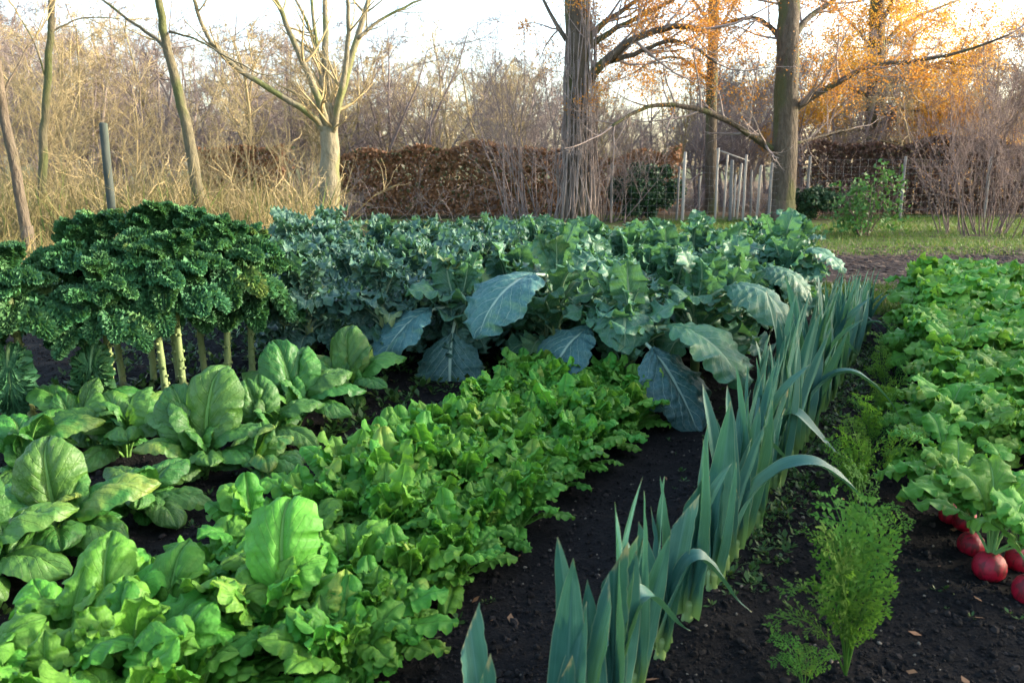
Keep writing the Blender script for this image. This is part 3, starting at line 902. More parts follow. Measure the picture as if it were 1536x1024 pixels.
# carrot frond: feathery
def frond(seed, L, el):
    r = random.Random(seed)
    P, T, N = spine(L, el, 40, 0.2, seed)
    V, F = [], []

    def tub(p, q, r0, r1):
        T2 = Tubes()
        T2.tube([p, p.lerp(q, 0.5), q], [r0, (r0 + r1) / 2, r1], 4, False)
        o = len(V)
        V.extend(T2.V)
        F.extend([tuple(i + o for i in f) for f in T2.F])

    def blade(p, d, nrm, l, w):
        o = len(V)
        s = d.cross(nrm).normalized() * w
        V.extend([p, p + d * l * 0.55 + s, p + d * l, p + d * l * 0.55 - s])
        F.append((o, o + 1, o + 2, o + 3))
    for i in range(0, 39, 3):
        tub(Vector(P[i]), Vector(P[min(i + 3, 39)]), 0.0026 * (1 - i / 46), 0.0026 * (1 - (i + 3) / 46))
    npn = 10
    for k in range(npn):
        s = 0.34 + 0.64 * k / (npn - 1)
        i = min(39, int(s * 39))
        p, tg, nm = Vector(P[i]), Vector(T[i]), Vector(N[i])
        bn = tg.cross(nm)
        ln = L * 0.15 * math.sin(PI * (0.16 + 0.80 * (k / (npn - 1)) ** 0.8)) + 0.012
        for sd in (-1, 1):
            d = (bn * sd * 0.85 + tg * 0.55 + nm * r.uniform(-0.55, 0.75)).normalized()
            q = p + d * ln
            tub(p, q, 0.0011, 0.0005)
            m = max(3, int(ln / 0.013))
            for j in range(m):
                c = p.lerp(q, (j + 0.6) / m)
                sub = ln * 0.46 * (1 - 0.55 * j / m)
                for s2 in (-1, 1):
                    dd = (d * 0.7 + d.cross(nm) * s2 * 0.75 + nm * r.uniform(-0.6, 0.6)).normalized()
                    blade(c, dd, nm, sub, 0.0026)
                    for f in (0.55,):
                        for s3 in (-1, 1):
                            d3 = (dd * 0.75 + dd.cross(nm) * s3 * 0.6 + nm * r.uniform(-0.3, 0.3)).normalized()
                            blade(c + dd * sub * f, d3, nm, sub * 0.5, 0.0018)
            blade(q, d, nm, 0.010, 0.0016)
    UV = np.tile([[0.9, 0.5]], (len(V), 1))
    return mesh_from("carrot_frond", V, F, UV, [M["carrot"]])


FRONDS = [frond(300 + i, 0.25 + 0.02 * (i % 3), [(0, 86), (0.5, 80 - 5 * i), (1, 55 - 18 * i)]) for i in range(5)]
FROND_ARCH = [frond(310 + i, 0.22, [(0, 70), (0.4, 52), (0.7, 15), (1, -40)]) for i in range(2)]


def rosette(pl, meshes, seed, plan, z=0.0, rad=0.008, sc=1.0, tilt=9):
    """plan: list of (kind, count)"""
    rg = random.Random(seed)
    a = rg.uniform(0, 360)
    for kind, cnt in plan:
        for k in range(cnt):
            a += 137.5 + rg.uniform(-18, 18)
            me = rg.choice(meshes[kind])
            s = sc * rg.uniform(0.78, 1.15)
            put_leaf(pl, me, a, rg.uniform(-tilt, tilt), s, z + rg.uniform(-0.006, 0.008), rg.uniform(-14, 14), (rad * math.sin(R(a)), rad * math.cos(R(a))))


# ---------------------------------------------------------------- leeks
LEEK_ROW = []
lk_scale = lambda y: float(np.interp(y, [1.8, 2.25, 2.6, 3.2, 4.0, 4.9], [0.80, 0.84, 1.05, 0.98, 0.82, 0.66]))
p0, p1 = at(1066, 893), at(1246, 588)
dr = (p1 - p0)
rowdir = dr.normalized()
# bases: three beyond the bottom edge, then the row
leek_pos = [at(735, 1200), at(845, 1145), at(915, 1095), at(990, 985), at(1066, 893), at(885, 1125), at(948, 1040), at(1030, 935)]
k = 0.095
d = 0.12
while d < 3.45:
    leek_pos.append(p0 + rowdir * d + Vector((RNG.uniform(-0.018, 0.018), RNG.uniform(-0.01, 0.01), 0)))
    d += k + RNG.uniform(-0.015, 0.02)
rdeg = math.degrees(math.atan2(rowdir.x, rowdir.y))
SPECIAL = {
    0: [("stub", 2, 350, 2, 0.86), ("stub", 1, 200, 4, 0.7)],
    1: [("broad", 1, 185, 2, 1.02), ("broad", 0, 20, 3, 0.80), ("stub", 1, 200, 0, 0.6)],
    2: [("up", 0, 280, 3, 1.10), ("stub", 3, 200, -2, 0.92), ("up", 2, 100, 0, 1.05), ("kink", 1, 60, -2, 1.05), ("broad", 0, 190, 4, 0.92), ("stub", 2, 30, 5, 0.95)],
    3: [("up", 0, 80, 3, 0.95), ("up", 1, 250, 6, 0.86), ("kink", 0, 85, -6, 1.0), ("broad", 0, 190, -2, 0.86), ("stub", 2, 20, -2, 0.9), ("stub", 1, 280, 2, 0.85)],
    4: [("broad", 3, 190, 3, 1.12), ("up", 1, 60, 2, 0.92), ("stub", 0, 70, 2, 1.0), ("up", 0, 250, 6, 0.80)],
    5: [("up", 1, 170, 3, 0.98), ("stub", 1, 60, 5, 0.9), ("broad", 1, 200, 6, 0.8)],
    6: [("up", 0, 270, 4, 1.02), ("stub", 0, 100, 6, 1.02), ("broad", 2, 185, 3, 0.85), ("out", 0, 300, 8, 0.8)],
    7: [("up", 2, 250, 2, 0.98), ("out", 1, 80, 3, 0.9), ("broad", 0, 20, 2, 0.9), ("stub", 3, 180, 2, 0.85)],
    9: [("up", 2, 260, 2, 1.15), ("arch", 1, 96, 0, 1.28), ("up", 1, 80, 2, 0.98), ("stub", 1, 250, -3, 1.0), ("out", 2, 60, 0, 0.9), ("up", 0, 200, 2, 1.0)],
}
shades = ["blue-green leek with a torn blunt leaf at the bottom edge of the photo", "broad pointed blue-green leek leaf pair standing low in front of bare soil",
          "tall leek with one needle-thin upright leaf and a folded strap leaf", "front leek with a broken leaf tip lying on the soil",
          "leek with pale green shank and one broad upright blade, standing clear of the row",
          "leek between the needle-leaved one and the low broad leaf pair", "leek wedged between the needle-leaved one and the front one with a broken tip", "leek just before the one with the broad upright blade"]
for i, p in enumerate(leek_pos):
    p.z = gz(p.x, p.y)
    if i < 8:
        lab = shades[i]
    elif i == 9:
        lab = "leek with a long leaf arching over towards the feathery carrots"
    else:
        lab = f"upright blue-green leek in the crowded row, {ORD[i - 8] if i - 8 < 30 else 'last'} beyond the one with the broad blade"
    pl = thing("leek", lab, "leek", p, "leeks in the long row", 0)
    rg = random.Random(400 + i)
    sh_ = obj("shank", SHANK[i % 3], pl)
    sh_.scale = (0.72, 0.72, 0.30)
    if i in SPECIAL:
        for kd, v, az, tl, s in SPECIAL[i]:
            put_leaf(pl, LEEK[kd][v], az, tl, s, 0.012 + rg.uniform(0, 0.02), rg.uniform(-10, 10), name="leaf")
    else:
        base_az = rdeg + 90 + rg.uniform(-35, 35)
        nl = rg.randint(5, 7)
        for q in range(nl):
            kd = rg.choices(["up", "out", "kink", "stub", "arch"], [8, 2.0, 0.7, 2.0, 0.25])[0]
            if q >= nl - 3:
                kd = "up"
            az = base_az + (180 if q % 2 else 0) + rg.uniform(-28, 28)
            put_leaf(pl, rg.choice(LEEK[kd]), az, rg.uniform(-2, 7), rg.uniform(0.98, 1.32) * lk_scale(p.y), 0.004 + 0.008 * q, rg.uniform(-14, 14), name="leaf")

# ---------------------------------------------------------------- carrots
carrot_px = [(1268, 1012), (1280, 890), (1288, 830), (1282, 770), (1300, 730), (1296, 690), (1316, 655), (1320, 622), (1330, 590), (1340, 560), (1348, 535)]
for i, (px, py) in enumerate(carrot_px):
    p = at(px, py)
    p.z = gz(p.x, p.y)
    lab = "feathery carrot top closest to the camera, with arching side fronds on bare soil" if i == 0 else f"feathery green carrot top in the thin row, {ORD[i - 1]} behind the frontmost one"
    pl = thing("carrot_plant", lab, "carrot", p, "carrots in the thin row between leeks and radishes")
    rg = random.Random(500 + i)
    if i == 0:
        for az, me, s, tl in ((275, FROND_ARCH[0], 1.0, 0), (285, FROND_ARCH[1], 1.15, 18), (75, FRONDS[3], 0.9, 12), (340, FRONDS[0], 1.2, 4), (0, FRONDS[0], 1.45, 0), (300, FRONDS[0], 1.3, 3), (20, FRONDS[0], 1.1, 3), (180, FRONDS[0], 0.8, 4), (330, FRONDS[1], 1.4, 5)):
            put_leaf(pl, me, az, tl, s, 0, rg.uniform(-15, 15), name="frond")
    else:
        a = rg.uniform(0, 360)
        for q in range(rg.randint(3, 4)):
            a += 137
            put_leaf(pl, rg.choice(FRONDS), a, rg.uniform(-8, 5), rg.uniform(0.65, 1.0) * (1.08 if i < 6 else 0.92), 0, rg.uniform(-20, 20), name="frond")
# a small seedling frond cluster at the bottom edge
p = at(1205, 1040)
pl = thing("carrot_plant", "small low carrot seedling with blunt leaflets at the photo's bottom edge", "carrot", p, "carrots in the thin row between leeks and radishes")
for az, s in ((330, 0.62), (20, 0.5), (80, 0.55), (280, 0.5)):
    put_leaf(pl, FROND_ARCH[0], az, 12, s, 0, 0, name="frond")


# ---------------------------------------------------------------- radishes
def radish_root(i):
    r = random.Random(i)
    V, F = [], []
    prof = [(0.30, 1.04), (0.45, 1.0), (0.75, 0.78), (0.95, 0.42), (1.0, 0.0), (0.95, -0.38), (0.78, -0.68), (0.50, -0.90), (0.22, -1.04), (0.09, -1.16), (0.04, -1.5)]
    ns = 20
    for j, (rr, z) in enumerate(prof):
        for k in range(ns):
            a = 2 * PI * k / ns
            wob = 1 + 0.03 * math.sin(2 * a + i) + 0.02 * math.sin(3 * a + 2 * z + i)
            V.append((rr * wob * math.cos(a), rr * wob * math.sin(a), z * 0.92))
    for j in range(len(prof) - 1):
        for k in range(ns):
            k2 = (k + 1) % ns
            F.append((j * ns + k, (j + 1) * ns + k, (j + 1) * ns + k2, j * ns + k2))
    F.append(tuple(range(ns)))
    return mesh_from("radish_root", V, F, None, [M["radish"]])


ROOT = [radish_root(i) for i in range(3)]
TT_ = Tubes()
TT_.tube([(0, 0, -1.0), (0.2, -0.3, -1.25), (0.75, -0.7, -1.1), (1.2, -1.15, -1.12)], [0.10, 0.06, 0.035, 0.015], 6)
TAIL = TT_.mesh("radish_tail", M["radish_tail"])
rad_px = [(1483, 856, 0.040, 1), (1456, 822, 0.034, 1), (1446, 790, 0.034, 1), (1424, 780, 0.031, 1), (1545, 893, 0.040, 1), (1528, 842, 0.032, 1), (1410, 735, 0.030, 1)]
rad_pos = [(at(x, y), r) for x, y, r, _ in rad_px]
RADLAB = ["round red radish frontmost in the row with a white root tip on the soil", "round red radish just behind the frontmost one", "red radish third back, its shoulder hidden under leaves",
          "dark red radish half hidden under the lowest leaf of the row", "red radish cut by the photo's edge beside the frontmost one", "red radish behind the one cut by the photo's edge",
          "small red radish deep in shade under the leafy row"]
rg = random.Random(77)
# leafy row behind: two to three plants abreast
line = [at(1475, 790), at(1440, 660), at(1410, 560), at(1425, 500), at(1445, 450)]
cnt = 0
yv = 2.35
while yv < 5.3:
    yv += 0.155
    t = (yv - 2.35) / 2.95
    x0 = np.interp(yv, [2.3, 2.9, 3.8, 4.6, 5.3], [1.36, 1.70, 2.14, 2.56, 2.86])
    for j in range(4):
        rad_pos.append((Vector((x0 + j * 0.20 + rg.uniform(-0.045, 0.045), yv + rg.uniform(-0.05, 0.05), 0)), 0.030))
across = ["edging the carrot side", "one line in from the carrots", "two lines in from the carrots", "three lines in from the carrots"]
for i, (p, rr) in enumerate(rad_pos):
    p.z = gz(p.x, p.y)
    if i < 7:
        lab = RADLAB[i]
    else:
        q = i - 7
        lab = f"leafy radish top {across[q % 4]}, {ORD[q // 4]} from the bare red roots"
    pl = thing("radish", lab, "radish", p, "radishes in the leafy row")
    rg2 = random.Random(600 + i)
    root = obj("root", ROOT[i % 3], pl, (0, 0, rr * (0.66 if i < 7 else 0.3)))
    root.scale = (rr, rr, rr)
    root.rotation_euler = (rg2.uniform(-0.2, 0.2), rg2.uniform(-0.2, 0.2), rg2.uniform(0, 6))
    if i in (0, 1, 2, 4):
        tl = obj("root_tip", TAIL, root)
        tl.rotation_euler = (0, 0, -root.rotation_euler.z - 0.5)
    top = rr * (1.52 if i < 7 else 1.2)
    if i == 0:
        for az, kd, s in ((20, "up", 1.15), (60, "mid", 1.1), (95, "mid", 1.05), (120, "low", 1.0), (340, "up", 1.1), (300, "mid", 1.0), (0, "mid", 1.15), (75, "up", 1.1), (140, "low", 0.95), (40, "mid", 1.0)):
            put_leaf(pl, rg2.choice(RAD[kd]), az, rg2.uniform(-6, 6), s, top, rg2.uniform(-12, 12), (0.006 * math.sin(R(az)), 0.006 * math.cos(R(az))))
    elif i < 7:
        for q in range(8):
            az = rg2.uniform(-90, 110)
            put_leaf(pl, rg2.choice(RAD[rg2.choice(["up", "mid", "mid", "low" if i in (2, 3, 6) else "up"])]), az, rg2.uniform(-6, 6), rg2.uniform(0.85, 1.1), top, rg2.uniform(-12, 12))
    else:
        rosette(pl, RAD, 700 + i, [("up", 14), ("mid", 11), ("low", 5 if (i - 7) % 4 == 0 else 1)], top, 0.006, rg2.uniform(0.88, 1.08) * (1.06 + 0.20 * (p.y - 2.4)))

# ---------------------------------------------------------------- mustard greens
mrow_r0, mrow_r1 = at(600, 985), at(985, 622)      # edge of the row on the leek side
mdir = (mrow_r1 - mrow_r0).normalized()
mper = Vector((-mdir.y, mdir.x, 0))
rg = random.Random(88)
lines_lab = ["edging the leek side", "in the second line from the leeks", "in the third line from the leeks", "edging the spinach side"]
length = (mrow_r1 - mrow_r0).length
nalong = int(length / 0.165)
for a in range(-3, nalong + 1):
    for b in range(4):
        p = mrow_r0 + mdir * (a * 0.165 + rg.uniform(-0.04, 0.04)) + mper * (0.07 + b * 0.155 + rg.uniform(-0.03, 0.03))
        if p.y < 1.05 or (a < -1 and b == 0):
            continue
        p.z = gz(p.x, p.y)
        lab = f"frilly mustard plant {lines_lab[b]}, {ORD[a + 3]} from the near end"
        pl = thing("mustard_plant", lab, "salad plant", p, "mustard greens in the wide row")
        s = rg.uniform(0.95, 1.2) * (0.9 if b == 0 else 1.0)
        plan = [("up", 19), ("mid", 11), ("low", 6 if b in (0, 3) else 1)]
        if a < 2 and b >= 1:
            plan = [("up", 6), ("broad", 4), ("mid", 8), ("low", 5)]
        rosette(pl, MUST, 800 + a * 7 + b, plan, 0.0, 0.012, s)
# broad smooth leaved plants at the near end
for px, py, lab, hero in ((430, 985, "mustard plant with one broad upright paddle-shaped leaf", ((352, "broad", 4, 1.65, 2), (80, "broad", 1, 1.2, -10), (300, "broad", 2, 1.1, -5))),
                          (165, 985, "mustard plant with a narrow yellowish-green upright leaf near the soil gap", ((345, "broad", 0, 1.45, 2), (60, "broad", 3, 1.1, -8), (250, "mid", 1, 1.2, 0))),
                          (255, 985, "mustard plant with a small pointed upright leaf between two bigger ones", ((10, "broad", 1, 1.3, 3), (90, "mid", 3, 1.1, 0), (200, "mid", 2, 1.1, 0))),
                          (540, 985, "mustard plant with smooth round leaves leaning over the soil", ((300, "broad", 2, 0.85, 0), (95, "low", 1, 1.3, 10), (80, "low", 3, 1.3, 20), (150, "low", 5, 1.2, 15)))):
    p = at(px, py)
    pl = thing("mustard_plant", lab, "salad plant", p, "mustard greens in the wide row")
    for az, kd, v, s, tl in hero:
        put_leaf(pl, MUST[kd][v], az, tl, s, 0)
    rosette(pl, MUST, 870 + px, [("mid", 5), ("low", 4)], 0, 0.012, 0.95)

# ---------------------------------------------------------------- spinach
spin = [
    (95, 822, "spinach plant with a tall paddle leaf catching the light beside bare soil", [(345, "up", 3, 1.12, 4), (70, "mid", 2, 1.15, 6), (110, "low", 1, 1.12, 12), (150, "mid", 0, 0.95, 0), (280, "mid", 1, 1.05, 6), (230, "low", 2, 1.0, 10), (30, "up", 0, 0.85, 0), (310, "up", 1, 0.8, 0), (190, "mid", 3, 0.8, 0)]),
    (-30, 880, "spinach plant cut off by the photo's edge next to bare soil", [(60, "mid", 1, 1.1, 10), (100, "low", 2, 1.1, 10), (20, "up", 1, 1.0, 0), (330, "mid", 0, 1.1, 0), (150, "low", 0, 1.0, 5)]),
    (305, 712, "largest spinach plant with a big puckered upright leaf", [(15, "up", 3, 1.35, -2), (330, "up", 2, 1.2, -6), (300, "mid", 3, 1.15, 8), (85, "mid", 0, 1.1, 8), (110, "low", 3, 1.05, 15), (195, "low", 0, 0.95, 10), (240, "mid", 2, 0.9, 5), (45, "up", 0, 1.05, -5), (150, "mid", 1, 0.8, 5), (270, "up", 1, 1.0, 0)]),
    (190, 690, "spinach plant with crinkled leaves wedged between two bigger ones", [(0, "mid", 1, 1.2, 8), (320, "mid", 2, 1.2, 8), (50, "up", 1, 0.95, 0), (270, "mid", 3, 1.1, 5), (95, "mid", 0, 1.0, 5), (200, "low", 2, 0.9, 5), (150, "mid", 2, 0.9, 5)]),
    (40, 720, "spinach plant behind the tall paddle leaf, mostly hidden", [(0, "mid", 0, 1.15, 5), (60, "mid", 2, 1.1, 8), (310, "mid", 1, 1.1, 5), (120, "up", 0, 0.9, 0), (250, "mid", 3, 1.0, 5)]),
    (445, 640, "spinach plant with broad arched leaves next to the kale stalks", [(330, "up", 2, 1.3, -6), (290, "mid", 0, 1.25, 10), (20, "up", 1, 1.2, -4), (80, "low", 3, 1.25, 20), (110, "low", 2, 1.1, 10), (50, "mid", 1, 1.2, 8), (230, "mid", 3, 1.0, 5), (180, "low", 1, 1.0, 5)]),
    (525, 605, "farthest spinach plant, in front of the dark frilly brassicas", [(340, "up", 1, 1.2, 0), (20, "up", 2, 1.25, 0), (60, "mid", 2, 1.2, 5), (300, "mid", 1, 1.2, 5), (90, "up", 0, 1.0, 0), (130, "mid", 0, 1.0, 0), (240, "mid", 3, 1.0, 0)]),
    (400, 668, "spinach plant half hidden between the largest one and the broad arched one", [(0, "up", 0, 1.0, 0), (60, "mid", 1, 1.0, 5), (300, "mid", 2, 1.0, 5), (120, "low", 3, 1.0, 5), (200, "low", 0, 0.9, 5), (330, "up", 1, 0.95, 0)]),
    (215, 775, "low spinach plant with leaves flat over the soil beside the tall paddle leaf", [(80, "low", 1, 0.9, 8), (130, "low", 2, 0.85, 8), (20, "mid", 1, 0.85, 5), (300, "mid", 0, 0.85, 5), (230, "low", 3, 0.8, 5)]),
    (120, 660, "spinach plant at the back with round crinkled leaves below the drooping kale leaf", [(0, "mid", 1, 1.1, 5), (70, "mid", 2, 1.1, 5), (300, "mid", 3, 1.1, 5), (140, "low", 0, 1.0, 5), (220, "low", 1, 1.0, 5), (30, "up", 0, 0.9, 0)]),
    (390, 715, "small spinach plant low on the soil beside the mustard row", [(75, "low", 0, 0.8, 10), (110, "low", 1, 0.85, 10), (30, "mid", 1, 0.7, 5), (280, "low", 3, 0.7, 5), (160, "low", 2, 0.7, 5)]),
]
for i, (px, py, lab, lv) in enumerate(spin):
    p = at(px, py)
    p.z = gz(p.x, p.y)
    pl = thing("spinach_plant", lab, "spinach", p, "spinach in the bed beside the kale")
    rg = random.Random(900 + i)
    for az, kd, v, s, tl in lv:
        put_leaf(pl, SPIN[kd][v], az, tl + rg.uniform(-3, 3), s * 1.10, 0, rg.uniform(-10, 10), (0.01 * math.sin(R(az)), 0.01 * math.cos(R(az))))
    for q in range(13):
        az = rg.uniform(0, 360)
        put_leaf(pl, rg.choice(SPIN["mid"] + SPIN["low"] + SPIN["up"]), az, rg.uniform(0, 10), rg.uniform(0.5, 0.85), 0, rg.uniform(-15, 15))


# ---------------------------------------------------------------- kale
def kale_stem(h, seed):
    r = random.Random(seed)
    T = Tubes()
    n = 16
    pts, rd = [], []
    for i in range(n + 1):
        t = i / n
        pts.append((0.018 * math.sin(2.1 * t + seed), 0.012 * math.sin(3 * t + seed * 2), -0.03 + (h + 0.03) * t))
        rd.append(0.0165 * (1 - 0.30 * t) * (1 + 0.07 * r.uniform(-1, 1)))
    T.tube(pts, rd, 12)
    # leaf scars
    for q in range(int(h * 80)):
        t = r.uniform(0.15, 0.9)
        a = r.uniform(0, 2 * PI)
        i = int(t * n)
        c = Vector(pts[i])
        d = Vector((math.cos(a), math.sin(a), 0))
        T.tube([c + d * 0.010, c + d * 0.021 + Vector((0, 0, 0.002))], [0.0075, 0.0055], 6)
    return T.mesh("kale_stem", M["kale_stem"])


kale = [  # px, py of the foot, stem height, crown scale, label
    (165, 630, 0.50, 0.80, "curly kale in front of the others with a drooping old leaf below its crown"),
    (42, 640, 0.54, 0.92, "curly kale at the photo's edge, its crown catching warm light"),
    (-50, 640, 0.50, 0.9, "curly kale mostly outside the photo's edge"),
    (252, 612, 0.52, 0.9, "curly kale on a bent bare stalk"),
    (282, 604, 0.56, 0.9, "curly kale on a straight thick bare stalk next to the bent one"),
    (350, 580, 0.59, 1.0, "curly kale on a short stalk nearest the blue-green brassicas"),
    (135, 575, 0.57, 1.12, "tall dark curly kale at the back, next to the grey post"),
    (225, 570, 0.61, 1.12, "tall dark curly kale at the back, before the leaning thin trunk"),
    (180, 572, 0.63, 1.10, "tall dark curly kale at the back, between the grey post and the leaning trunk"),
    (268, 568, 0.66, 1.10, "tall dark curly kale at the back, just past the leaning trunk"),
    (310, 565, 0.61, 1.12, "tall dark curly kale at the back, above the straight stalk"),
    (385, 562, 0.56, 1.0, "curly kale at the end of the back line, touching the broccoli"),
]
for i, (px, py, h, s, lab) in enumerate(kale):
    p = at(px, py)
    p.z = gz(p.x, p.y)
    pl = thing("kale_plant", lab, "kale", p, "curly kale in the bed")
    obj("stem", kale_stem(h, i), pl)
    rg = random.Random(1000 + i)
    a = rg.uniform(0, 360)
    top = (0.018 * math.sin(2.1 + i), 0.012 * math.sin(3 + i * 2))
    nq = 50 if i >= 6 else 40
    lowz = 0.22 if i >= 6 else (0.13 if i < 3 else 0.10)
    for q in range(nq):
        a += 137.5 + rg.uniform(-12, 12)
        f = q / (nq - 1)
        kd = "low" if f < 0.34 else ("mid" if f < 0.64 else "up")
        put_leaf(pl, rg.choice(KALE[kd]), a, rg.uniform(-8, 8), s * rg.uniform(0.85, 1.15) * (1.12 - 0.45 * f), h - lowz + (lowz + 0.05) * f, rg.uniform(-15, 15), top)
    if i == 0:
        put_leaf(pl, KALE_HANG[0], 172, 0, 1.12, h - 0.17, 0, (0.01, -0.05))
    if i in (1, 2):
        put_leaf(pl, KALE_HANG[1], 165, 0, 1.12, h - 0.20, 0, (0.01, -0.05))

# ---------------------------------------------------------------- broccoli and cauliflower
CSTEM = Tubes()
CSTEM.tube([(0, 0, -0.03), (0.005, 0, 0.1), (0, 0.005, 0.25), (0, 0, 0.42)], [0.022, 0.021, 0.02, 0.012], 10)
CSTEM = CSTEM.mesh("thick_stalk", M["kale_stem"])


def brassica(name, lab, cat, p, meshes, seed, stem_h, s, group, plan):
    p.z = gz(p.x, p.y)
    pl = thing(name, lab, cat, p, group)
    st = obj("stem", CSTEM, pl)
    st.scale = (1, 1, stem_h / 0.4)
    rg = random.Random(seed)
    a = rg.uniform(0, 360)
    tot = sum(c for _, c in plan)
    q = 0
    for kind, c in plan:
        for _ in range(c):
            a += 137.5 + rg.uniform(-15, 15)
            z = stem_h * (0.35 + 0.65 * (q / tot))
            put_leaf(pl, rg.choice(meshes[kind]), a, rg.uniform(-8, 8), s * rg.uniform(0.8, 1.15), z, rg.uniform(-16, 16))
            q += 1
    return pl


rg = random.Random(1100)
depth_lab = ["in the front line", "in the second line", "in the third line", "in the fourth line", "in the fifth line", "in the sixth line", "in the back line"]
rowsY = [3.95, 4.35, 4.8, 5.25, 5.7, 6.15, 6.6]
for j, Yr in enumerate(rowsY):
    # limits of the patch at this depth
    xl_ = (np.interp(Yr, [3.9, 6.6], [440, 430]) - 768) / FPX * Yr * 1.0
    xr_ = (np.interp(Yr, [3.9, 4.8, 6.6], [1060, 1170, 1190]) - 768) / FPX * Yr
    n = int((xr_ - xl_) / 0.36) + 1
    for k in range(n):
        x = xl_ + (xr_ - xl_) * k / max(1, n - 1) + rg.uniform(-0.05, 0.05)
        y = Yr + rg.uniform(-0.08, 0.08)
        frac = k / max(1, n - 1)
        if frac < 0.47:
            brassica("broccoli_plant", f"blue-green frilly broccoli plant {depth_lab[j]}, {ORD[k]} from the kale side", "broccoli", Vector((x, y, 0)), BROC, 1200 + j * 20 + k,
                     0.34 + 0.05 * j / 6 + rg.uniform(-0.03, 0.03), rg.uniform(0.80, 0.95), "broccoli in the brassica bed", [("low", 11), ("mid", 14), ("up", 13)])
        else:
            brassica("cauliflower_plant", f"cauliflower plant with smooth upright leaves {depth_lab[j]}, {ORD[n - 1 - k]} from the leek side", "cauliflower", Vector((x, y, 0)), CAUL, 1400 + j * 20 + k,
                     0.25 + 0.06 * j / 6 + rg.uniform(-0.02, 0.02), rg.uniform(0.80, 0.98), "cauliflowers in the brassica bed", [("low", 8), ("mid", 17), ("up", 12)])

# plants along the front edge with the huge old leaves
HEROG = []
for me in HERO:
    me2 = me.copy()
    me2.materials.clear()
    me2.materials.append(M["cauli"])
    HEROG.append(me2)
heroes = [
    # crown position px,py, depth, leaves: (mesh list, index, az, tilt, scale)
    ((835, 418), 3.75, "cauliflower plant with the largest pale-veined blue leaf drooping to the soil", [(HERO, 0, 222, -10, 1.15)]),
    ((690, 462), 3.85, "cauliflower plant with two long drooping blue leaves over dark soil", [(HERO, 1, 236, -8, 1.0), (HERO, 2, 192, -34, 1.0)]),
    ((925, 482), 3.55, "cauliflower plant with a wavy blue leaf hanging over the mustard row", [(HERO, 1, 236, -14, 1.0), (HEROG, 3, 180, 0, 0.8)]),
    ((945, 500), 3.35, "cauliflower plant with a broad green leaf reaching down beside the leeks", [(HEROG, 0, 125, -6, 1.1), (HERO, 2, 150, -6, 1.0)]),
    ((1045, 462), 3.6, "cauliflower plant with dark green leaves folding towards the leek row", [(HEROG, 3, 130, 5, 1.0)]),
    ((1110, 425), 4.30, "cauliflower plant with shiny drooping leaves right behind the leeks", [(HEROG, 3, 130, 0, 0.9)]),
    ((1170, 385), 5.00, "cauliflower plant with frosted drooping leaves at the corner of the bed", [(HEROG, 0, 120, 0, 0.8)]),
]
for i, ((px, py), Yd, lab, lv) in enumerate(heroes):
    c = at_y(px, py, Yd)
    pl = brassica("cauliflower_plant", lab, "cauliflower", Vector((c.x, c.y, 0)), CAUL, 1600 + i, max(0.2, c.z), 0.85, "cauliflowers in the brassica bed", [("low", 4 if i > 3 else 0), ("mid", 11), ("up", 5)])
    for ml, h, az, tl, s in lv:
        put_leaf(pl, ml[h], az, tl, s, c.z - gz(c.x, c.y), 0)


# ---------------------------------------------------------------- low weeds
def weeds(name, X, Y, size, mat, nleaf=7):
    T = []
    n = len(X)
    V = np.zeros((n, nleaf, 4, 3))
    a = NR.uniform(0, 2 * PI, (n, nleaf))
    e = NR.uniform(0.1, 1.1, (n, nleaf))
    l = size[:, None] * NR.uniform(0.6, 1.3, (n, nleaf))
    w = l * NR.uniform(0.12, 0.26, (n, nleaf))
    d = np.stack([np.cos(a) * np.cos(e), np.sin(a) * np.cos(e), np.sin(e)], -1)
    s = np.stack([-np.sin(a), np.cos(a), 0 * a], -1)
    b = np.stack([X, Y, ground_h(X, Y)], -1)[:, None, :]
    V[:, :, 0] = b + d * l[..., None] * 0.15
    V[:, :, 1] = b + d * l[..., None] * 0.65 + s * w[..., None]
    V[:, :, 2] = b + d * l[..., None]
    V[:, :, 3] = b + d * l[..., None] * 0.65 - s * w[..., None]
    F = np.arange(n * nleaf * 4).reshape(-1, 4)
    return mesh_np(name, V.reshape(-1, 3), F, mat)


NW = 700
tq = NR.uniform(0, 1, NW)
WX = p0.x + rowdir.x * tq * 3.2 + NR.normal(0.05, 0.05, NW)
WY = p0.y + rowdir.y * tq * 3.2 + NR.normal(-0.02, 0.05, NW)
kx = NR.uniform(-2.2, 0.2, 1300)
ky = NR.uniform(2.7, 5.2, 1300)
ex = NR.uniform(0.5, 1.6, 240)
ey = NR.uniform(1.6, 3.9, 240)
sx = NR.uniform(-1.2, 0.0, 240)
sy = NR.uniform(1.6, 3.2, 240)
WX, WY = np.concatenate([WX, kx, ex, sx]), np.concatenate([WY, ky, ey, sy])
WS = np.concatenate([NR.uniform(0.010, 0.030, NW), NR.uniform(0.02, 0.055, 1300), NR.uniform(0.006, 0.022, 240), NR.uniform(0.008, 0.03, 240)])
o = obj("weeds", weeds("weeds", WX, WY, WS, M["weed"]))
o["kind"] = "stuff"
o["label"] = "small green weeds and seedlings on the soil between the rows"


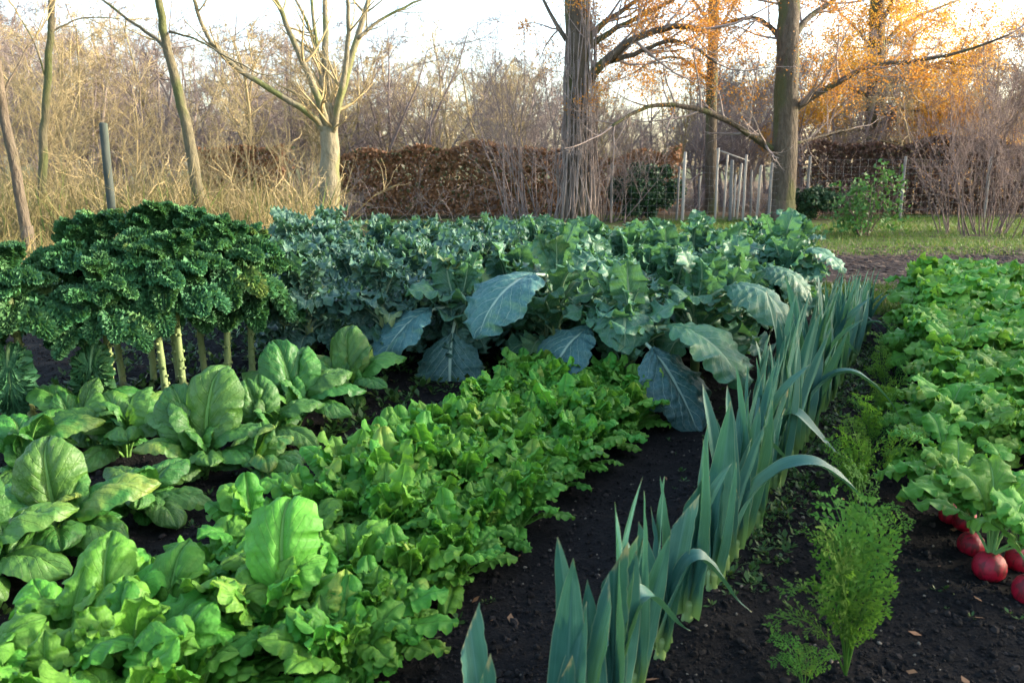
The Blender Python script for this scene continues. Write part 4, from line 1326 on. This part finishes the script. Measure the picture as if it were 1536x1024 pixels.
# ================================================================= BACKGROUND
def limb(T, pts, r0, r1, sides=8, jit=0.0, rg=None, sub=3):
    """smooth limb through points; returns dense points and radii"""
    P = [Vector(p) for p in pts]
    out = []
    for i in range(len(P) - 1):
        a, b, c, d = P[max(i - 1, 0)], P[i], P[i + 1], P[min(i + 2, len(P) - 1)]
        for k in range(sub):
            t = k / sub
            q = 0.5 * ((2 * b) + (c - a) * t + (2 * a - 5 * b + 4 * c - d) * t * t + (3 * b - a - 3 * c + d) * t ** 3)
            if jit and rg:
                q = q + rvec(rg) * jit
            out.append(q)
    out.append(P[-1])
    n = len(out)
    rd = [r0 + (r1 - r0) * (i / (n - 1)) ** 0.8 for i in range(n)]
    T.tube(out, rd, sides)
    return out, rd


def tree(name, lab, cat, Y, trunk, tr, limbs, barkm, twigm, leafm=None, leaf_n=0, leaf_s=0.05, seed=0, twig=(1.2, 2, (4, 6)), group=None, twig_every=2, tip_spread=0.25, flare=1.35, leaf_zmin=0.0):
    """trunk: pixel points from the foot up at depth Y; limbs: (pixel points, r0, r1, depth swing)"""
    rg = random.Random(seed)
    foot = at_y(trunk[0][0], trunk[0][1], Y)
    foot.z = gz(foot.x, foot.y) - 0.1
    root = thing(name, lab, cat, (foot.x, foot.y, 0), group)
    off = Vector((foot.x, foot.y, 0))
    T = Tubes()
    pts = [foot - off] + [at_y(x, y, Y) - off for x, y in trunk[1:]]
    dense, rd = limb(T, pts, tr[0], tr[1], 14, 0.012, rg, 5)
    T.tube([foot - off, foot - off + Vector((0, 0, 0.18)), foot - off + Vector((0, 0, 0.5))], [tr[0] * flare, tr[0] * 1.12, tr[0] * 0.95], 14)
    obj("trunk", T.mesh("trunk", barkm), root)
    TW = Tubes()
    tips = []
    for lp, r0, r1, swing in limbs:
        B = Tubes()
        pp = []
        for i, (x, y) in enumerate(lp):
            pp.append(at_y(x, y, Y + swing * i / max(1, len(lp) - 1)) - off)
        dn, rr = limb(B, pp, r0, r1, 8, 0.01, rg, 4)
        obj("limb", B.mesh("limb", barkm), root)
        for i in range(2, len(dn) - 1, twig_every):
            d = (dn[i + 1] - dn[i]).normalized()
            for q in range(2):
                ax = d.cross(rvec(rg))
                if ax.length < 1e-3:
                    continue
                nd = d.copy()
                nd.rotate(Matrix.Rotation(R(rg.uniform(25, 70)), 3, ax.normalized()))
                grow(TW, dn[i], nd, twig[0] * rg.uniform(0.5, 1.2), max(0.006, min(rr[i] * 0.5, 0.03)), twig[1], rg, tips, 0.10, twig[2])
        d = (dn[-1] - dn[-2]).normalized()
        grow(TW, dn[-1], d, twig[0], max(0.008, r1 * 0.8), twig[1], rg, tips, 0.1, twig[2])
    if TW.V:
        obj("crown", TW.mesh("crown", twigm), root)
    tips = [q for q in tips if q[0].z > leaf_zmin + rg.uniform(-0.4, 0.4)]
    if leafm and tips:
        LV = Tubes()
        for _ in range(leaf_n):
            p, d = rg.choice(tips)
            p = p + rvec(rg) * rg.uniform(0, tip_spread)
            a = rvec(rg)
            b = a.cross(rvec(rg)).normalized()
            s = leaf_s * rg.uniform(0.6, 1.3)
            LV.quad(p, a * s, b * s * 0.55)
        obj("foliage", LV.mesh("foliage", leafm, False), root)
    return root


# pale tree with fan of branches
tree("bare_tree", "pale trunk splitting low into a fan of bare branches", "tree", 12.0, [(493, 330), (495, 255), (494, 190)], (0.165, 0.125),
     [([(494, 196), (488, 120), (488, 50), (487, -60)], 0.085, 0.03, 0.6), ([(494, 200), (470, 130), (440, 60), (405, -20), (380, -70)], 0.065, 0.02, -0.5),
      ([(492, 205), (465, 172), (400, 130), (345, 95), (310, 50), (288, -10), (280, -50)], 0.055, 0.02, -0.8), ([(496, 196), (515, 130), (535, 60), (560, -20), (580, -70)], 0.07, 0.025, 0.5),
      ([(497, 205), (505, 170), (520, 90), (522, 10), (520, -60)], 0.055, 0.02, -0.7), ([(486, 140), (475, 80), (455, 20), (420, -40)], 0.04, 0.015, 0.8),
      ([(536, 58), (570, 32), (620, 5), (660, -10)], 0.03, 0.012, 0.3), ([(500, 180), (480, 100), (470, 20), (465, -60)], 0.045, 0.018, 1.0)],
     M["bark_pale"], M["twig_gold"], seed=1, flare=1.08, twig=(0.9, 2, (2, 4)), twig_every=4)
tree("bare_tree", "thin leaning trunk behind the curly kale with two side branches", "tree", 10.5, [(303, 325), (290, 240), (268, 140), (248, 60), (236, -20), (228, -80)], (0.085, 0.035),
     [([(250, 72), (220, 48), (180, 20), (140, -10)], 0.028, 0.012, 0.5), ([(254, 48), (300, 62), (340, 85), (385, 110)], 0.016, 0.006, -0.4)], M["bark_green"], M["twig_gold"], seed=2, twig=(0.8, 2, (2, 4)), twig_every=5)
tree("bare_tree", "slender sunlit trunk standing among the reeds", "tree", 11.0, [(58, 330), (64, 240), (70, 140), (76, 40), (80, -60)], (0.065, 0.035),
     [([(76, 50), (110, 32), (150, 26), (190, 30)], 0.014, 0.005, 0.5), ([(70, 120), (50, 60), (20, 10)], 0.012, 0.005, -0.4)], M["bark_green"], M["twig_gold"], seed=3, twig=(0.8, 2, (3, 5)), twig_every=4)
tree("bare_tree", "dark mossy leaning trunk at the photo's edge behind the kale", "tree", 8.5, [(42, 350), (22, 255), (4, 160), (-10, 60), (-20, -40)], (0.060, 0.035),
     [([(2, 150), (30, 90), (70, 30)], 0.014, 0.005, 0.5)], M["bark_dark"], M["twig_gold"], seed=4, twig=(0.7, 2, (3, 5)), twig_every=4)
# ivy-clad tree
tree("oak_tree", "stout trunk wrapped in dead ivy stems with heavy limbs on one side", "tree", 14.5, [(866, 330), (866, 230), (866, 120), (864, 20), (862, -80)], (0.225, 0.185),
     [([(885, 118), (905, 95), (950, 60), (1010, 40), (1055, 45)], 0.095, 0.04, -0.6), ([(880, 62), (900, 40), (935, 15), (985, -20)], 0.075, 0.03, 0.8),
      ([(878, 75), (915, 48), (960, 25), (1010, 0), (1050, -25)], 0.06, 0.025, 0.2), ([(905, 95), (950, 82), (1000, 62), (1040, 70), (1075, 95)], 0.05, 0.02, -0.9),
      ([(850, 60), (825, 20), (800, -30)], 0.05, 0.02, 0.5)],
     M["bark_dark"], M["twig"], M["oak_leaf"], 13000, 0.020, leaf_zmin=2.75, seed=5, twig=(1.3, 2, (3, 5)), twig_every=3, tip_spread=0.3, flare=1.2)
tree("oak_tree", "medium straight trunk between the wire netting and the biggest oak", "tree", 17.5, [(1066, 325), (1066, 230), (1068, 120), (1070, 0), (1072, -80)], (0.135, 0.10),
     [([(1062, 120), (1040, 100), (1015, 86), (980, 92), (950, 110)], 0.045, 0.018, -0.5), ([(1068, 40), (1040, 0), (1010, -40)], 0.04, 0.02, 0.5), ([(1070, 60), (1100, 10), (1130, -40)], 0.04, 0.02, 0.5)],
     M["bark_dark"], M["twig"], M["oak_leaf"], 11000, 0.023, leaf_zmin=2.75, seed=6, twig=(1.4, 2, (3, 5)), twig_every=3, tip_spread=0.4)
tree("oak_tree", "biggest oak trunk with long mossy limbs reaching out both ways", "tree", 15.0, [(1170, 330), (1176, 230), (1180, 120), (1183, 20), (1184, -80)], (0.26, 0.17),
     [([(1160, 225), (1130, 205), (1085, 178), (1040, 162), (985, 158), (945, 172), (918, 190)], 0.075, 0.022, -1.2), ([(1188, 168), (1215, 148), (1260, 122), (1310, 98), (1370, 92), (1440, 78), (1515, 52)], 0.075, 0.018, -1.0),
      ([(1176, 68), (1160, 45), (1135, 28), (1105, 30), (1070, 42), (1020, 66)], 0.055, 0.02, 0.8), ([(1192, 52), (1215, 25), (1245, 5), (1275, -20)], 0.07, 0.03, 0.6),
      ([(1192, 215), (1230, 205), (1280, 192)], 0.035, 0.012, 0.7), ([(1180, 30), (1160, -20), (1130, -60)], 0.06, 0.03, 0.5)],
     M["bark_dark"], M["twig"], M["oak_leaf"], 26000, 0.020, leaf_zmin=2.1, seed=7, twig=(1.3, 2, (3, 5)), twig_every=3, tip_spread=0.35)
tree("oak_tree", "golden-leaved oak standing behind the dark hedge", "tree", 21.0, [(1306, 300), (1310, 210), (1314, 120), (1316, 20), (1318, -80)], (0.24, 0.17),
     [([(1314, 180), (1350, 165), (1400, 170), (1440, 190)], 0.07, 0.02, -1.5), ([(1316, 140), (1360, 110), (1410, 95), (1460, 100)], 0.07, 0.02, -1.0), ([(1314, 150), (1270, 130), (1230, 125)], 0.06, 0.02, -1.0),
      ([(1316, 90), (1290, 50), (1260, 20)], 0.06, 0.02, 1.0), ([(1317, 80), (1350, 40), (1400, 15), (1440, 0)], 0.07, 0.02, 1.0), ([(1317, 50), (1340, 0), (1370, -40)], 0.06, 0.03, -1.0),
      ([(1313, 200), (1280, 195), (1240, 205)], 0.045, 0.015, 1.0), ([(1314, 210), (1345, 215), (1390, 215), (1425, 225)], 0.05, 0.015, -1.5)],
     M["bark_dark"], M["twig"], M["gold_leaf"], 70000, 0.026, seed=8, twig=(1.7, 2, (4, 6)), twig_every=2, tip_spread=0.45)

# ivy stems around the stout trunk
c = at_y(866, 330, 14.5)
IV = Tubes()
rg = random.Random(61)
for i in range(130):
    a = rg.uniform(0, 2 * PI)
    r0 = rg.uniform(0.23, 0.5) if i < 60 else rg.uniform(0.22, 0.26)
    r1 = rg.uniform(0.195, 0.25)
    hgt = rg.uniform(1.0, 4.2)
    pts = []
    for k in range(6):
        t = k / 5
        rr = r0 + (r1 - r0) * t + rg.uniform(-0.04, 0.05)
        aa = a + rg.uniform(-0.25, 0.25)
        pts.append((rr * math.cos(aa), rr * math.sin(aa), -0.05 + hgt * t))
    IV.tube(pts, [0.012 * (1 - 0.6 * k / 5) for k in range(6)], 4)
    if i % 3 == 0:
        grow(IV, Vector(pts[rg.randint(1, 4)]), Vector((math.cos(a), math.sin(a), 0.8)), 0.8, 0.008, 1, rg, None, 0.1, (3, 5))
tag(obj("ivy", IV.mesh("ivy", M["twig"]), None, (c.x, c.y, 0)), "tangle of dead ivy stems climbing the stout oak trunk", "ivy")


# a shrubby thicket of upright shoots round it
def shoots(name, lab, cat, loc, n, hgt, rad, mat, seed, lean=0.35, lv=1, rmin=0.004):
    rg = random.Random(seed)
    T = Tubes()
    for i in range(n):
        a = rg.uniform(0, 2 * PI)
        r = rad * math.sqrt(rg.uniform(0, 1)) * 0.45
        d = Vector((math.cos(a) * lean * rg.uniform(0.2, 1.4), math.sin(a) * lean * rg.uniform(0.2, 1.4), 1))
        grow(T, Vector((r * math.cos(a), r * math.sin(a), -0.03)), d, hgt * rg.uniform(0.6, 1.1), 0.012, lv, rg, None, 0.12, (6, 9), 0.22, 0.45, (25, 70), rmin)
    return tag(obj(name, T.mesh(name, mat), None, loc), lab, cat)


def gp(px, Y):
    q = at_y(px, 300, Y)
    return (q.x, Y, 0)


shoots("bare_shrub", "tall bare shrub of upright shoots beside the ivy-wrapped trunk", "shrub", gp(815, 15.0), 30, 3.7, 1.6, M["twig_grey"], 62, 0.35, 2)
shoots("bare_shrub", "spreading bare shrub on the evergreen bush's side of the ivy-wrapped trunk", "shrub", gp(905, 15.2), 20, 1.9, 1.2, M["twig_grey"], 63, 0.5, 2)
shoots("bare_shrub", "dark bare shrub by the wire netting at the photo's edge", "shrub", gp(1490, 12.0), 46, 2.0, 1.6, M["twig_dark"], 64, 0.38, 2, 0.003)
shoots("bare_shrub", "large dark thicket shrub behind the netting, next to the golden oak", "shrub", gp(1530, 16.5), 60, 3.6, 3.0, M["twig_dark"], 65, 0.40, 2, 0.004)
shoots("bare_shrub", "golden-stemmed willow shrub at the photo's edge", "shrub", gp(10, 13.0), 26, 3.6, 2.4, M["twig_gold"], 66, 0.45, 2)
shoots("bare_shrub", "golden-stemmed willow shrub behind the grey post", "shrub", gp(165, 13.6), 26, 2.8, 2.4, M["twig_gold"], 67, 0.5, 2)
shoots("bare_shrub", "golden-stemmed willow shrub behind the pale branching trunk", "shrub", gp(400, 14.5), 24, 2.3, 2.2, M["twig_gold"], 68, 0.5, 2)


# hedges
def hedge(name, lab, x0, x1, Y, depth, h, nl, leafm, stemm, seed, ls=0.045, bottom=0.05, hz=0.24):
    rg = random.Random(seed)
    root = thing(name, lab, "hedge", ((x0 + x1) / 2, Y, 0))
    cx = (x0 + x1) / 2
    L = Tubes()
    f = make_noise(seed)
    for i in range(nl):
        x = rg.uniform(x0, x1)
        z = h * (1 - (1 - bottom) * rg.uniform(0, 1) ** 1.35)
        top = h + hz * float(f(np.array([[x, 0, 0]]), 3.0)[0])
        z = z * top / h
        if z < 0.75 * h and float(f(np.array([[x * 1.0, z * 1.6, 7.0]]), 2.6)[0]) > 0.25 + 0.8 * z / h:
            continue
        y = Y + depth * (rg.uniform(-0.5, 0.5) if rg.random() < 0.4 else -0.5 + rg.uniform(-0.08, 0.12))
        a = rvec(rg)
        b = a.cross(rvec(rg)).normalized()
        s = ls * rg.uniform(0.6, 1.4)
        L.quad(Vector((x - cx, y - Y, z)), a * s, b * s * 0.6)
    obj("foliage", L.mesh("foliage", leafm, False), root)
    T = Tubes()
    n = int((x1 - x0) * 14)
    for i in range(n):
        x = rg.uniform(x0, x1) - cx
        y = rg.uniform(-depth / 2, depth / 2)
        d = Vector((rg.uniform(-0.3, 0.3), rg.uniform(-0.2, 0.1), 1))
        grow(T, Vector((x, y, -0.03)), d, h * rg.uniform(0.7, 1.05), 0.014, 1, rg, None, 0.1, (3, 5), 0.2, 0.4, (25, 60), 0.004)
    obj("stems", T.mesh("stems", stemm), root)
    return root


def added_shade_hedge(lab, pts, depth, h, nl, seed):  # unseen hedge added to keep the low sun off the near beds
    rg = random.Random(seed)
    a, b = Vector(pts[0]), Vector(pts[1])
    c = (a + b) / 2
    root = thing("added_shade_hedge", lab, "hedge", c)
    f = make_noise(seed)
    L, T = Tubes(), Tubes()
    nrm = (b - a).normalized().cross(Vector((0, 0, 1)))
    for i in range(nl):
        t = rg.uniform(0, 1)
        top = h * (1 + 0.16 * float(f(np.array([[t * 5, 0, 0]]), 2.0)[0]))
        z = top * (1 - rg.uniform(0, 1) ** 1.5 * 0.97)
        p = a.lerp(b, t) - c + nrm * depth * rg.uniform(-0.5, 0.5) + Vector((0, 0, z))
        q = rvec(rg)
        w = q.cross(rvec(rg)).normalized()
        k = 0.075 * rg.uniform(0.6, 1.4)
        L.quad(p, q * k, w * k * 0.6)
    n = int((b - a).length * 3)
    for i in range(n):
        p = a.lerp(b, (i + 0.5) / n) - c + nrm * rg.uniform(-0.3, 0.3)
        grow(T, p - Vector((0, 0, 0.05)), Vector((rg.uniform(-0.2, 0.2), rg.uniform(-0.2, 0.2), 1)), h * 0.9, 0.035, 2, rg, None, 0.1, (5, 8))
    obj("foliage", L.mesh("foliage", M["evergreen"], False), root)
    obj("stems", T.mesh("stems", M["twig_dark"]), root)


added_shade_hedge("unseen evergreen hedge added to shade the near beds", ((5.6, 0.5, 0), (8.6, 9.6, 0)), 1.1, 2.0, 5500, 45)
hx = lambda px, Y: (px - 768) / FPX * Y * 1.0
hedge("beech_hedge", "long clipped russet beech hedge behind the brassica bed", hx(505, 16.5), hx(850, 16.5), 16.5, 0.9, 1.30, 11000, M["beech"], M["twig"], 31)
hedge("beech_hedge", "short russet beech hedge behind the dark evergreen bush", hx(880, 17.5), hx(1010, 17.5), 17.5, 0.9, 1.32, 3600, M["beech"], M["twig"], 32)
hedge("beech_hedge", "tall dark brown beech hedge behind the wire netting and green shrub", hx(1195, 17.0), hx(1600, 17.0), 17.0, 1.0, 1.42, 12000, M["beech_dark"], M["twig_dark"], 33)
hedge("beech_hedge", "low russet clump of beech between the leaning trunk and the pale tree", hx(318, 16.0), hx(445, 16.0), 16.0, 0.8, 1.28, 3200, M["beech"], M["twig"], 34)


# leafy bushes
def bush(name, lab, cat, loc, rx, ry, h, nl, ls, leafm, stemm, seed, clump=30, ragged=0.25, per_shoot=False):
    rg = random.Random(seed)
    root = thing(name, lab, cat, loc)
    L = Tubes()
    if per_shoot:
        T = Tubes()
        tips = []
        for i in range(16):
            a = rg.uniform(0, 2 * PI)
            d = Vector((math.cos(a) * rg.uniform(0.1, 0.75), math.sin(a) * rg.uniform(0.1, 0.75), 1))
            grow(T, Vector((0.05 * math.cos(a), 0.05 * math.sin(a), -0.02)), d, h * rg.uniform(0.55, 1.0), 0.010, 1, rg, tips, 0.08, (5, 8), 0.15, 0.45, (30, 65), 0.004)
        obj("stems", T.mesh("stems", stemm), root)
        for i in range(nl):
            p, d = rg.choice(tips)
            if rg.random() < 0.45:
                k = rg.uniform(0.15, 0.8)
                p = Vector((p.x * (1.35 - 0.5 * k), p.y * (1.35 - 0.5 * k), p.z * k))
            p = p + rvec(rg) * rg.uniform(0, 0.10)
            a = (rvec(rg) + Vector((0, 0, -0.2))).normalized()
            b = a.cross(rvec(rg)).normalized()
            s = ls * rg.uniform(0.6, 1.4)
            L.quad(p, a * s, b * s * 0.6)
    else:
        cl = []
        for i in range(clump):
            v = rvec(rg)
            k = rg.uniform(0.45, 1.0)
            cl.append((Vector((v.x * rx * k, v.y * ry * k, max(0.05, h * (0.5 + 0.45 * v.z * k)))), rg.uniform(0.12, 0.30) * min(rx, h)))
        for i in range(nl):
            c, r = rg.choice(cl)
            p = c + rvec(rg) * r * (rg.uniform(0.3, 1.0) ** 0.5) * (1 + ragged * rg.uniform(-0.5, 1))
            a = rvec(rg)
            b = a.cross(rvec(rg)).normalized()
            s = ls * rg.uniform(0.6, 1.4)
            L.quad(p, a * s, b * s * 0.6)
        T = Tubes()
        for i in range(12):
            d = Vector((rg.uniform(-0.6, 0.6), rg.uniform(-0.6, 0.6), 1))
            grow(T, Vector((0, 0, -0.02)), d, h * 0.8, 0.012, 1, rg, None, 0.1, (3, 5))
        obj("stems", T.mesh("stems", stemm), root)
    obj("foliage", L.mesh("foliage", leafm, False), root)
    return root


bush("evergreen_bush", "rounded dark evergreen bush in front of the short russet hedge", "bush", gp(962, 15.6), 0.72, 0.6, 1.15, 7500, 0.036, M["evergreen"], M["twig_dark"], 41)
bush("green_shrub", "young leafy green shrub alone on the patchy lawn", "shrub", gp(1300, 11.6), 0.5, 0.5, 1.05, 1300, 0.032, M["shrub_leaf"], M["twig_dark"], 42, per_shoot=True)
bush("green_shrub", "small low green clump in front of the dark hedge beside the biggest oak", "shrub", gp(1225, 15.4), 0.55, 0.4, 0.62, 2400, 0.036, M["evergreen"], M["twig_dark"], 43)


# posts, stakes and netting
def post_mesh(name, h, w, mat, seed, round_=True):
    T = Tubes()
    rg = random.Random(seed)
    T.tube([(0, 0, -0.2), (0.004, 0, h * 0.3), (-0.004, 0.003, h * 0.7), (0, 0, h - 0.02), (0.002, 0, h)], [w, w * 1.02, w * 0.98, w * 0.97, w * 0.75], 12 if round_ else 4)
    return T.mesh(name, mat, round_)


def post(name, lab, px, pyt, Y, w, mat, seed, lean=0.0, cat="post", group=None):
    top = at_y(px, pyt, Y)
    o = obj(name, post_mesh(name, top.z, w, mat, seed), None, (top.x, Y, 0))
    o.rotation_euler = (0, R(lean), 0)
    return tag(o, lab, cat, group)


post("fence_post", "square-shouldered grey wooden post rising behind the kale", 153, 184, 9.5, 0.048, M["post"], 1, 0.5)
ST = [(1028, 228, 15.2, 0.030, "stake", "pale stake standing at the netting's end beside the evergreen bush", 0), (1018, 250, 15.4, 0.022, "stake_dark", "thin dark stake leaning against the pale end stake", 1),
      (1078, 222, 15.6, 0.022, "stake", "pale stake just past the medium oak trunk", 0), (1090, 232, 15.9, 0.020, "stake", "slim pale stake second past the medium oak trunk", 1), (1100, 240, 15.3, 0.034, "stake_dark", "mossy dark stake in the middle of the stake cluster", -1),
      (1110, 245, 15.7, 0.022, "stake", "bleached stake beside the mossy dark one", 2), (1120, 232, 15.4, 0.024, "stake", "tallest bleached stake holding the cross rail's end", 0), (1130, 255, 15.9, 0.022, "stake_dark", "short dark stake near the biggest oak", -2),
      (1140, 248, 15.5, 0.026, "stake", "pale stake closest to the biggest oak's trunk", 1.5), (1050, 265, 16.4, 0.020, "stake_dark", "low dark stake behind the netting before the medium oak", 0), (1104, 262, 16.5, 0.020, "stake", "low pale stake at the back of the cluster", 0)]
for i, (px, pyt, Y, w, m, lab, ln) in enumerate(ST):
    post("wooden_stake", lab, px, pyt, Y, w, M[m], 10 + i, ln, "stake", "stakes between the two oak trunks")
a, b = at_y(1074, 224, 15.75), at_y(1124, 242, 15.6)
T = Tubes()
T.tube([a, a.lerp(b, 0.5), b], [0.014, 0.014, 0.012], 7)
tag(obj("wooden_rail", T.mesh("wooden_rail", M["stake"])), "thin pale rail laid across the tops of the stakes", "rail", None)


def netting(lab, x0, x1, Y, h, posts):
    root = thing("wire_fence", lab, "fence", ((x0 + x1) / 2, Y, 0))
    cx = (x0 + x1) / 2
    T = Tubes()
    rg = random.Random(5)
    k = 0.0
    nrow = 9
    for i in range(nrow):
        z = 0.06 + (h - 0.06) * i / (nrow - 1)
        pts = [Vector((x0 - cx + (x1 - x0) * q / 24, 0.01 * math.sin(q + i), z + 0.012 * math.sin(q * 1.7 + i * 0.6))) for q in range(25)]
        T.tube(pts, [0.0017] * 25, 3, False)
    nc = int((x1 - x0) / 0.15)
    for i in range(nc):
        x = x0 - cx + (x1 - x0) * i / nc
        T.tube([Vector((x, 0.005, 0.03)), Vector((x + 0.01, -0.01, h * 0.5)), Vector((x, 0.005, h))], [0.0014] * 3, 3, False)
    obj("netting", T.mesh("netting", M["wire"]), root)
    for x in posts:
        o = obj("post", post_mesh("post", h + 0.06, 0.028, M["stake_dark"], 3), root, (x - cx, 0.04, 0))
    return root


netting("wire netting fence on thin posts along the dark hedge", hx(1195, 15.6), hx(1620, 15.6), 15.6, 1.12, [hx(p_, 15.6) for p_ in (1205, 1345, 1470)])
netting("wire netting fence in front of the evergreen bush and the stakes", hx(905, 14.7), hx(1160, 14.7), 14.7, 1.0, [hx(p_, 14.7) for p_ in (915, 1150)])

# reeds
NRD = 4200
px_ = NR.uniform(-120, 500, NRD)
yr = NR.uniform(9.3, 14.5, NRD)
xr = (px_ - 768) / FPX * yr
hh = NR.uniform(0.35, 1.2, NRD) * np.where(px_ > 330, 0.85, 1.0)
p3 = NR.uniform(-160, 420, 2600)
y3 = NR.uniform(6.6, 9.6, 2600)
px_, yr = np.concatenate([px_, p3]), np.concatenate([yr, y3])
xr = (px_ - 768) / FPX * yr
hh = np.concatenate([hh, NR.uniform(0.12, 0.5, 2600)])
NRD += 2600
o = obj("dry_reeds", ribbons("dry_reeds", xr, yr, hh, NR.uniform(0.005, 0.013, NRD), NR.uniform(0.02, 0.95, NRD), M["reed"], 5))
o["kind"] = "stuff"
o["label"] = "golden dry reeds and tall grass behind the kale"
T = Tubes()
rg = random.Random(72)
for i in range(420):
    Y = rg.uniform(9.6, 15)
    x = (rg.uniform(-140, 520) - 768) / FPX * Y
    d = Vector((rg.uniform(-0.7, 0.7), rg.uniform(-0.7, 0.7), 1))
    grow(T, Vector((x, Y, -0.03)), d, rg.uniform(0.6, 1.5), 0.010, 1, rg, None, 0.0, (4, 7), 0.38, 0.45, (25, 75), 0.005)
o = obj("dead_undergrowth", T.mesh("dead_undergrowth", M["twig_gold"]))
o["kind"] = "stuff"
o["label"] = "golden tangled dead stems among the reeds behind the kale"
# rough brambly undergrowth along hedge feet and wood edge
T = Tubes()
rg = random.Random(71)
for i in range(1300):
    Y = rg.uniform(14.8, 22)
    x = rg.uniform(-12, 13)
    if Y < 17.5 and 1.0 < x:
        continue
    d = Vector((rg.uniform(-0.9, 0.9), rg.uniform(-0.9, 0.9), 0.8))
    grow(T, Vector((x, Y, -0.03)), d, rg.uniform(0.5, 1.3), 0.008, 1, rg, None, -0.02, (4, 6), 0.3, 0.5, (25, 60), 0.004)
o = obj("undergrowth", T.mesh("undergrowth", M["twig"]))
o["kind"] = "stuff"
o["label"] = "tangled bare bramble undergrowth at the edge of the wood"


# the wood: slender bare trees, many copies of a few
def wood_tree(seed, mat):
    rg = random.Random(seed)
    T = Tubes()
    h = rg.uniform(4.5, 6.0)
    for st in range(rg.randint(1, 3)):
        d = Vector((rg.uniform(-0.18, 0.18), rg.uniform(-0.18, 0.18), 1))
        grow(T, Vector((rg.uniform(-0.1, 0.1), rg.uniform(-0.1, 0.1), -0.1)), d, h * rg.uniform(0.75, 1), 0.062, 3, rg, None, 0.06, (8, 12), 0.26, 0.48, (32, 80), 0.0055, 0.24)
    return T.mesh("wood_tree", mat)


WOOD = [wood_tree(2000 + i, (M["twig_gold"], M["twig"], M["twig_grey"])[i % 3]) for i in range(9)]
wl = ["slender bare tree in the wood beyond the hedges", "bare hazel with golden-brown twigs in the wood beyond the reeds"]
rg = random.Random(99)
cnt = 0
for row, (Y, n) in enumerate(((19.5, 22), (21.5, 26), (24, 30), (27, 34), (31, 38), (36, 40))):
    for i in range(n):
        px = -80 + 1700 * (i + 0.5) / n + rg.uniform(-25, 25)
        if 880 < px < 1020 and Y < 30 and rg.random() < 0.75:
            continue
        x = (px - 768) / FPX * Y
        k = rg.randrange(9)
        o = obj("bare_tree", WOOD[k], None, (x, Y + rg.uniform(-1, 1), 0))
        s = rg.uniform(0.75, 1.05) * np.interp(px, [0, 300, 500, 700, 950, 1200, 1536], [1.35, 1.12, 1.02, 1.08, 0.80, 1.08, 1.1]) * np.interp(Y, [19.5, 34], [0.82, 1.12])
        o.scale = (s, s, s)
        o.rotation_euler = (0, 0, rg.uniform(0, 6.28))
        tag(o, wl[0] if k % 3 else wl[1], "tree", "slender bare trees of the wood" if k % 3 else "golden-brown bare hazels of the wood")
        cnt += 1

# ================================================================= LIGHT, SKY, CAMERA
SUN_EL, SUN_AZ = R(17), R(82)        # azimuth measured from +Y (view direction) towards +X
world = bpy.data.worlds.new("World")
scene.world = world
world.use_nodes = True
wt = world.node_tree
wt.nodes.clear()
out = wt.nodes.new("ShaderNodeOutputWorld")
bg = wt.nodes.new("ShaderNodeBackground")
sky = wt.nodes.new("ShaderNodeTexSky")
sky.sky_type = "NISHITA"
sky.sun_disc = False
sky.sun_elevation = SUN_EL
sky.sun_rotation = SUN_AZ
sky.air_density = 1.0
sky.dust_density = 2.5
sky.ozone_density = 1.0
wt.links.new(sky.outputs[0], bg.inputs[0])
wt.links.new(bg.outputs[0], out.inputs[0])
bg.inputs[1].default_value = 0.15

sl = bpy.data.lights.new("sun", "SUN")
sl.energy = 2.2
sl.angle = R(2.5)
sl.color = (1.0, 0.91, 0.76)
so = bpy.data.objects.new("sun", sl)
sd = Vector((math.sin(SUN_AZ) * math.cos(SUN_EL), math.cos(SUN_AZ) * math.cos(SUN_EL), math.sin(SUN_EL)))
so.rotation_euler = (-sd).to_track_quat("-Z", "Y").to_euler()
so.location = sd * 30
link(so)

cam = bpy.data.cameras.new("camera")
cam.sensor_width = 36.0
cam.lens = 36.0 * FPX / 1536.0
cam.clip_start = 0.05
cam.clip_end = 3000
cam.dof.use_dof = True
cam.dof.focus_distance = 3.3
cam.dof.aperture_fstop = 7.0
co = bpy.data.objects.new("camera", cam)
co.location = (0, 0, CAMH)
co.rotation_euler = (R(90) - PITCH, 0, 0)
link(co)
scene.camera = co

scene.view_settings.view_transform = "Standard"
scene.view_settings.look = "None"
scene.view_settings.gamma = 1.0
scene.view_settings.exposure = 2.55
scene.cycles.max_bounces = 8
scene.cycles.transparent_max_bounces = 4
